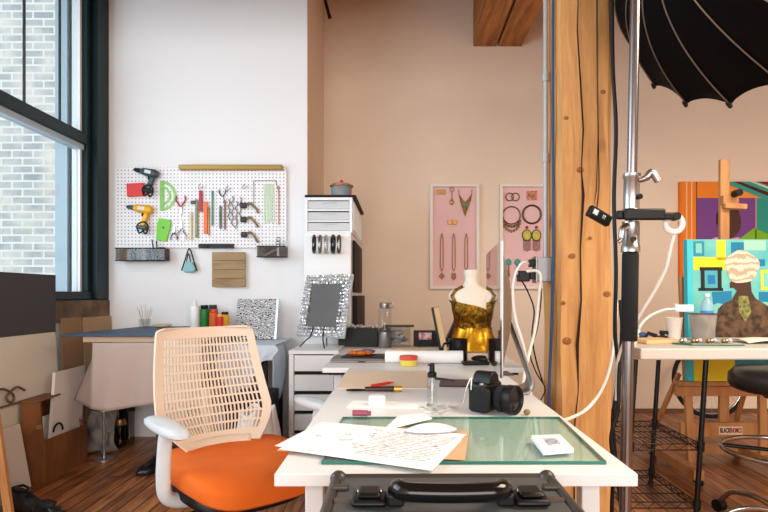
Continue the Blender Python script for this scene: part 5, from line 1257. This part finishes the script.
tr = thing('glass_tray', 'oval glass tray with jewellery pieces on the white table', 'tray', tuple(rt(702, 344)))
ob('tray_plate', MB().slab([(-.16, -.01), (-.10, -.085), (.16, -.10), (.165, -.08), (.10, .05), (-.12, .06)], .006), M['smoke'], tr)
ob('tray_rim', MB().tube([(-.16, -.01, .006), (-.10, -.085, .006), (.16, -.10, .006)], .004, 6), M['glassedge'], tr)
for k in range(11):
    x = -.12+.026*k; y = .02*math.sin(k*2.1)-.025
    m_ = (M['silver'], mat('bead_pinkish', (220, 190, 180), .4), M['gold'])[k % 3]
    one('jewellery_bead', ('leftmost', 'second', 'third', 'fourth', 'fifth', 'middle', 'seventh', 'eighth', 'ninth', 'tenth', 'rightmost')[k]+' bead counted from the left on the glass tray', 'bead', MB().ball((0, 0, .013), .013, 10, (1, 1, .9)), m_, (tr.location.x+x, tr.location.y+y, ZT+.0065), group='beads on the glass tray', smooth=True)
gb = thing('frosted_tumbler', 'large smoky grey tumbler on the white table', 'tumbler', tuple(rt(703, 344.5)))
gb.location.y = 3.13; gb.location.x = (703-VX)/F*3.13
ob('tumbler_wall', MB().lathe([(.052, 0), (.055, .004), (.072, .150), (.076, .152), (.070, .150), (.052, .01)], 32), mat('smoky_glass', (176, 168, 162), .15, metal=.3, alpha=.72), gb, smooth=True)
ob('rim', MB().tube(ring((0, 0, .151), .074, 32), .003, 6, closed=True), M['dark'], gb)
wb2 = thing('plastic_water_bottle', 'clear plastic water bottle with white cap behind the tumbler', 'bottle', ((707-VX)/F*3.27, 3.27, ZT))
ob('bottle_body', MB().lathe([(.03, 0), (.034, .006), (.034, .18), (.03, .21), (.014, .235), (.013, .245)]), mat('pale_blue_pet', (170, 205, 222), .15, alpha=.55), wb2, smooth=True)
ob('label_band', MB().lathe([(.0345, .11), (.0345, .165)], cap=False), mat('blue_label', (60, 140, 200), .5), wb2, smooth=True)
ob('cap', MB().lathe([(.014, .2455), (.015, .247), (.015, .262), (.012, .264)]), M['whiteP'], wb2, smooth=True)
one('paper_cup', 'translucent white plastic cup on the white table', 'cup', MB().lathe([(.032, 0), (.033, .002), (.046, .125), (.048, .127), (.044, .125), (.031, .006)]), mat('cup_plastic', (236, 224, 212), .5, alpha=.9), ((674-VX)/F*3.2, 3.2, ZT), smooth=True)
one('black_tool', 'black hinged tool lying left of the plastic cup', 'tool', MB().box((0, 0, .03), (.05, .03, .02), (0, .3, 0)).box((.03, 0, .012), (.04, .04, .022)).box((.08, .0, .04), (.07, .02, .02), (0, .1, 0)).box((.06, 0, .02), (.02, .02, .04)), M['black'], ((652-VX)/F*3.2, 3.2, ZT+.001), bev=.003)
one('black_pliers', 'small black clip lying in front of the hinged tool', 'clip', MB().bb((-.02, -.01, 0), (.02, .01, .012)), M['black'], tuple(rt(656, 342.5)), bev=.003)
one('black_usb', 'flat black stick lying beside the plastic cup', 'usb stick', MB().bb((-.035, -.012, 0), (.035, .012, .012)), M['black'], tuple(rt(667, 337.8)), bev=.003)
one('wooden_palette', 'pale wooden board lying at the left end of the white table', 'board', MB().bb((-.09, -.09, 0), (.12, .09, .02)), mat('palette_wood', (222, 182, 130), .6), ((643-VX)/F*3.1+.01, 3.02, ZT), (0, 0, .2), bev=.003)
one('blue_gadget', 'small blue and black gadget at the left end of the white table', 'gadget', MB().ball((0, 0, .02), .02, 10, (1.6, 1, .9)), M['blue'], ((643-VX)/F*3.24, 3.24, ZT+.003), smooth=True)
one('white_cloth', 'folded cream cloth lying at the right of the glass tray', 'cloth', MB().grid(lambda u, v: (-.2+.5*u, -.08+.2*v, .006+.014*abs(math.sin(u*6+v*3))), 20, 8), mat('cream_cloth', (236, 222, 204), .9), (2.02, 3.0, ZT), smooth=True, solid=.004)
ps = thing('power_strip', 'white power strip held level at the painting edge', 'power strip', tuple(at(684.5, 308, 3.33)))
ob('body', MB().bb((-.05, -.012, -.022), (.05, .012, .02)), M['whiteP'], ps, bev=.004)
ob('plug', MB().bb((-.06, -.014, -.02), (-.0505, .014, .026)), M['whiteP'], ps, bev=.003)
cable('white_cable', 'white cable arching from the white table to the power strip', [q(676, 309, 3.33), q(664, 310, 3.33), q(650, 316, 3.3), q(641, 325, 3.28), q(638, 335, 3.25), tuple(on(634, 345.5, ZT+.006))], .008, M['whiteC'])

# easel
EY = 3.50
es = thing('studio_easel', 'large wooden H-frame studio easel holding the teal painting', 'easel', (2.0, EY, 0))
lean_ = lambda z: .035*(z-.3)     # leaning back
for x, xt in ((-.185, -.222), (.262, .268)):
    ob('upright', MB().bar((x, lean_(.05), .05), (xt, lean_(1.10), 1.215), .045, .032), M['pine'], es, bev=.003)
ob('mast', MB().bar((.045, lean_(.3)+.04, .2), (.04+.03, lean_(1.96)+.02, 1.965), .06, .03), M['pine'], es, bev=.006)
ob('top_clamp', MB().box((.115, lean_(1.66), 1.66), (.14, .06, .035), (0, .05, 0)).box((.085, lean_(1.66)-.0, 1.70), (.10, .05, .06)), M['pine'], es, bev=.006)
ob('clamp_knob', MB().cyl((.10, .02, 1.735), (.10, -.04, 1.735), .022, n=16), M['black'], es, smooth=True)
ob('canvas_tray', MB().box((0.02, -.03, .555), (.62, .075, .025)).box((.02, -.0, .50), (.60, .03, .06)), M['pine'], es, bev=.003)
ob('cross_beam', MB().box((.02, .02, .255), (.52, .03, .09)), M['pine'], es, bev=.003)
for x in (-.30, .27):
    f_ = ob('base_runner', MB().bb((x-.03, -.32, .045), (x+.03, .36, .105)), M['pine'], es, bev=.004)
    for y in (-.27, .31): ob('caster', MB().cyl((x+.01, y, .0225), (x+.04, y, .0225), .0225).bb((x-.005, y-.01, .02), (x+.01, y+.01, .0445)), M['black'], f_, smooth=True)
ob('base_crossbar', MB().bb((-.269, .2, .045), (.239, .25, .105)), M['pine'], es, bev=.003)
for x in (-.29, .27): ob('strut', MB().bar((x-.0, .34, .11), (x*.8, .05, .60), .026, .022), M['pine'], es)
# label on cross beam
sg_ = thing('beam_sticker', 'small cream sticker with black and red lettering on the easel cross beam', 'sticker', (1.985, EY+.0035, .205))
pS = at(731, 431, EY); sg_.location = (pS.x, EY+.0035, .252)
sw_ = 23.5*EY/F; sh_ = 8.2*EY/F
ob('backing', MB().bb((-sw_/2, -.001, -sh_/2), (sw_/2, .001, sh_/2)), mat('cream_sticker', (230, 200, 170), .6), sg_)
def text(body, x, size, m, parent, loc, sx=1.0):
    c = bpy.data.curves.new('lettering', 'FONT'); c.body = body; c.size = size; c.extrude = .0004; c.offset = .0012; c.align_x = 'LEFT'; c.align_y = 'CENTER'
    tmp = bpy.data.objects.new('lettering', c); COL.objects.link(tmp)
    me = bpy.data.meshes.new_from_object(tmp.evaluated_get(bpy.context.evaluated_depsgraph_get())); bpy.data.objects.remove(tmp)
    me.materials.clear(); me.materials.append(m)
    o = bpy.data.objects.new('lettering', me); COL.objects.link(o); o.parent = parent
    o.location = loc; o.rotation_euler = (PI/2, 0, 0); o.scale = (sx, 1, 1); return o
text('BLACK', 0, .04, M['black'], sg_, (-sw_/2+.006, -.002, 0), .52)
text('ENOMICS', 0, .04, mat('maroon_letters', (140, 30, 40), .5), sg_, (-.004-.002, -.002, 0), .43)

# painting on easel (flat canvas with painted shapes)
CY = EY-.055
pt = thing('teal_painting', 'teal and yellow painting of a woman from behind in a white head wrap', 'painting', (1.765, CY, .572), rot=(-math.radians(1.5), 0, 0))
pw_, ph_ = .60, .87
ob('canvas', MB().bb((0, -.022, 0), (pw_, .022, ph_)), mat('painted_cyan_edge', (60, 190, 205), .6), pt)
sE = F/(CY-.022)
def ppx(px, py): return ((px-VX)/sE-1.765, CZ-(py-HY)/sE-.572)
def paint(pts, col, lay, m=None, mp_=None):
    P = [ppx(*p) for p in pts]; P = [(min(max(x, .0), pw_), min(max(z, 0), ph_)) for x, z in P]
    ob('painted_shape', MB().prism(P, .0004, Matrix.Translation((0, -.0226-.0006*lay, 0))), m or mat('paint', col, .6), pt)
def rect(x0, y0, x1, y1): return [(x0, y0), (x1, y0), (x1, y1), (x0, y1)]
teal = (116, 190, 178); tq = (70, 160, 170); yl = (226, 206, 30); bl = (10, 116, 156)
paint(rect(694, 236, 800, 410), teal, 0, mat('paint_teal', teal, .6, col2=(84, 172, 176), vscale=6))
paint(rect(695, 241, 706, 256), (30, 130, 160), 1); paint(rect(697.5, 243, 703.5, 253), teal, 2)
paint(rect(718.5, 240, 727.5, 260), yl, 1); paint(rect(695, 257, 727.5, 270), yl, 1)
paint(rect(733, 242, 746, 262), bl, 1); paint(rect(746, 240, 768, 250), (150, 200, 180), 1)
paint(rect(760, 259, 767, 266), bl, 1)
for r_ in (rect(701, 267, 724, 270.5), rect(699.5, 288, 724.5, 291), rect(702, 270, 706, 289), rect(719, 270, 723, 289)): paint(r_, (14, 14, 16), 2)
paint(rect(706, 270, 719, 288), tq, 1); paint(rect(709, 275, 716.5, 284), (20, 110, 170), 2)
paint([(713, 292), (733, 291), (733, 304), (727, 305), (719, 303), (714, 305)], bl, 1)
paint(rect(762.5, 270, 772, 290), yl, 1); paint(rect(765, 273, 771, 287), teal, 2); paint(rect(760, 292, 775, 302), bl, 1)
paint(rect(695, 306, 715, 316), (90, 180, 190), 1)
paint(rect(694, 345, 735, 410), yl, 1); paint(rect(735, 345, 800, 410), (40, 140, 150), 1)
sk = mat('paint_skin', (66, 42, 30), .6)
paint([(735, 279), (752, 279), (753, 292), (757, 299), (743, 304), (733, 299), (738, 291), (735, 288), (731, 288), (731, 283)], None, 3, sk)
camo = mat('paint_camouflage', (104, 76, 54), .8, col2=(44, 30, 22), vscale=26); 
paint([(716, 322), (719, 309), (724, 304), (735, 299), (743, 303), (756, 298), (764, 303), (772, 308), (778, 322), (780, 338), (724, 340), (716, 338)], None, 4, camo)
paint([(739, 296), (749, 296), (752, 312), (746, 322), (740, 312)], None, 5, mat('paint_olive', (150, 150, 80), .8, col2=(70, 70, 40), vscale=40))
paint([(720, 339), (782, 337), (784, 350), (718, 350)], (226, 212, 190), 4)
wrapm = swirl_mat('paint_head_wrap', (176, 156, 134), (212, 198, 180), 7, .3, 9)
wp = []
for i in range(26):
    a = 2*PI*i/26; r_ = 1+.05*math.sin(a*5)+.04*math.sin(a*3+1); wp.append((743.5+17*r_*math.cos(a), 267-17*r_*math.sin(a)*(1 if math.sin(a) > 0 else .95)))
paint(wp, None, 5, wrapm)
# wall painting
wpn = thing('wall_painting', 'orange and purple painting with a man\'s head hanging on the back wall', 'painting', (at(682, 0, 5.2).x, YB-.05, at(0, 268, 5.2).z))
ww_, wh_ = 1.15, at(0, 181, 5.2).z-at(0, 268, 5.2).z+.10
wpn.location.z -= .10
ob('canvas', MB().bb((0, 0, 0), (ww_, .049, wh_)), mat('paint_orange_side', (236, 122, 20), .6), wpn)
s5 = F/(YB-.05)
def paint2(pts, col, lay):
    P = [((px-VX)/s5-wpn.location.x, CZ-(py-HY)/s5-wpn.location.z) for px, py in pts]; P = [(min(max(x, 0), ww_), min(max(z, 0), wh_)) for x, z in P]
    ob('painted_shape', MB().prism(P, .0004, Matrix.Translation((0, -.0004-.0008*(lay+1), 0))), mat('paint', col, .6), wpn)
paint2(rect(682.5, 181, 696.5, 285), (240, 128, 24), 0)
for x in (686, 691): paint2(rect(x, 181, x+1.2, 285), (244, 196, 140), 1)
paint2(rect(696, 181, 697, 285), (90, 60, 30), 1)
paint2(rect(697, 181, 810, 198), (240, 134, 30), 0); paint2(rect(697, 198, 756, 285), (120, 66, 140), 0)
paint2(rect(756, 198, 810, 285), (40, 150, 136), 0); paint2(rect(755.3, 196, 756.3, 240), (226, 150, 130), 1)
paint2([(727, 181), (810, 181), (810, 215), (727, 184)], (50, 158, 140), 1)
paint2([(733, 181.5), (740, 181.5), (810, 206), (810, 211)], (70, 20, 26), 2)
paint2([(750, 181.2), (754, 181.2), (810, 200), (810, 203)], (226, 214, 190), 2)
paint2([(757, 181.2), (810, 181.2), (810, 198)], (120, 24, 40), 2)
paint2([(727, 186), (757, 197.5), (727, 197.5)], (244, 150, 60), 2)
paint2([(738, 240), (754, 228), (770, 235), (790, 250), (790, 270), (730, 270)], (130, 184, 24), 1)
hd_ = [(729+12*math.cos(2*PI*i/20), 222-16*math.sin(2*PI*i/20)) for i in range(20)]
paint2(hd_, (78, 46, 34), 3); paint2([(716, 215), (719, 208), (727, 204), (736, 207), (739, 213), (730, 210), (722, 212), (720, 226), (716, 224)], (24, 18, 18), 4)
paint2([(706, 242), (716, 237), (726, 240), (738, 237), (746, 243), (746, 260), (706, 260)], (220, 170, 176), 2)

# bicycle wheel
bw_ = thing('bicycle_wheel', 'black tyred bicycle wheel leaning by the back wall under the table', 'bicycle wheel', ((709-VX)/F*5.0, 5.0, .335), rot=(math.radians(-10), 0, 0))
ob('tyre', MB().tube(ring((0, 0, 0), .315, 56, 'y'), .017, 10, closed=True), M['rubber'], bw_, smooth=True)
ob('rim', MB().tube(ring((0, 0, 0), .293, 56, 'y'), .008, 8, closed=True), M['silver'], bw_, smooth=True)
sp = MB()
for k in range(28):
    a = 2*PI*k/28; b2 = a+(.5 if k % 2 else -.5)
    sp.cyl((.02*math.cos(b2), .02*(1 if k % 2 else -1), .02*math.sin(b2)), (.288*math.cos(a), 0, .288*math.sin(a)), .0013, n=5)
ob('spokes', sp, M['silver'], bw_)
ob('hub', MB().cyl((0, -.035, 0), (0, .035, 0), .02), M['silver'], bw_, smooth=True)

# stool
so = thing('drafting_stool', 'black padded round stool with chrome foot ring at the right edge', 'stool', (1.755, 2.54, 0))
ob('cushion', MB().lathe([(.02, .655), (.19, .66), (.225, .675), (.235, .70), (.233, .735), (.208, .762), (.1, .77), (.01, .77)], 40), mat('black_vinyl', (22, 22, 24), .4), so, smooth=True)
ob('seat_plate', MB().cyl((0, 0, .63), (0, 0, .654), .09), M['blackMetal'], so)
ob('column', MB().cyl((0, 0, .1), (0, 0, .63), .024), M['chrome'], so, smooth=True)
fr_ = ob('foot_ring', MB().tube(ring((0, 0, .39), .262, 48), .011, 10, closed=True), M['chrome'], so, smooth=True)
for k in range(3):
    a = 2*PI*k/3+PI*.85; ob('ring_spoke', MB().cyl((.024*math.cos(a), .024*math.sin(a), .39), (.253*math.cos(a), .253*math.sin(a), .39), .009, n=10), M['black'], fr_, smooth=True)
ob('hub', MB().cyl((0, 0, .07), (0, 0, .13), .04), M['chrome'], so, smooth=True)
for k in range(5):
    a = 2*PI*k/5+math.radians(112); c_, s_ = math.cos(a), math.sin(a)
    lg = ob('base_leg', MB().tube(bez([(c_*.03, s_*.03, .11), (c_*.15, s_*.15, .135), (c_*.27, s_*.27, .12), (c_*.33, s_*.33, .06)]), .014, 10), M['chrome'], so, smooth=True)
    ob('caster', MB().cyl((c_*.34-s_*.02, s_*.34+c_*.02, .03), (c_*.34+s_*.02, s_*.34-c_*.02, .03), .03), M['black'], lg, smooth=True)
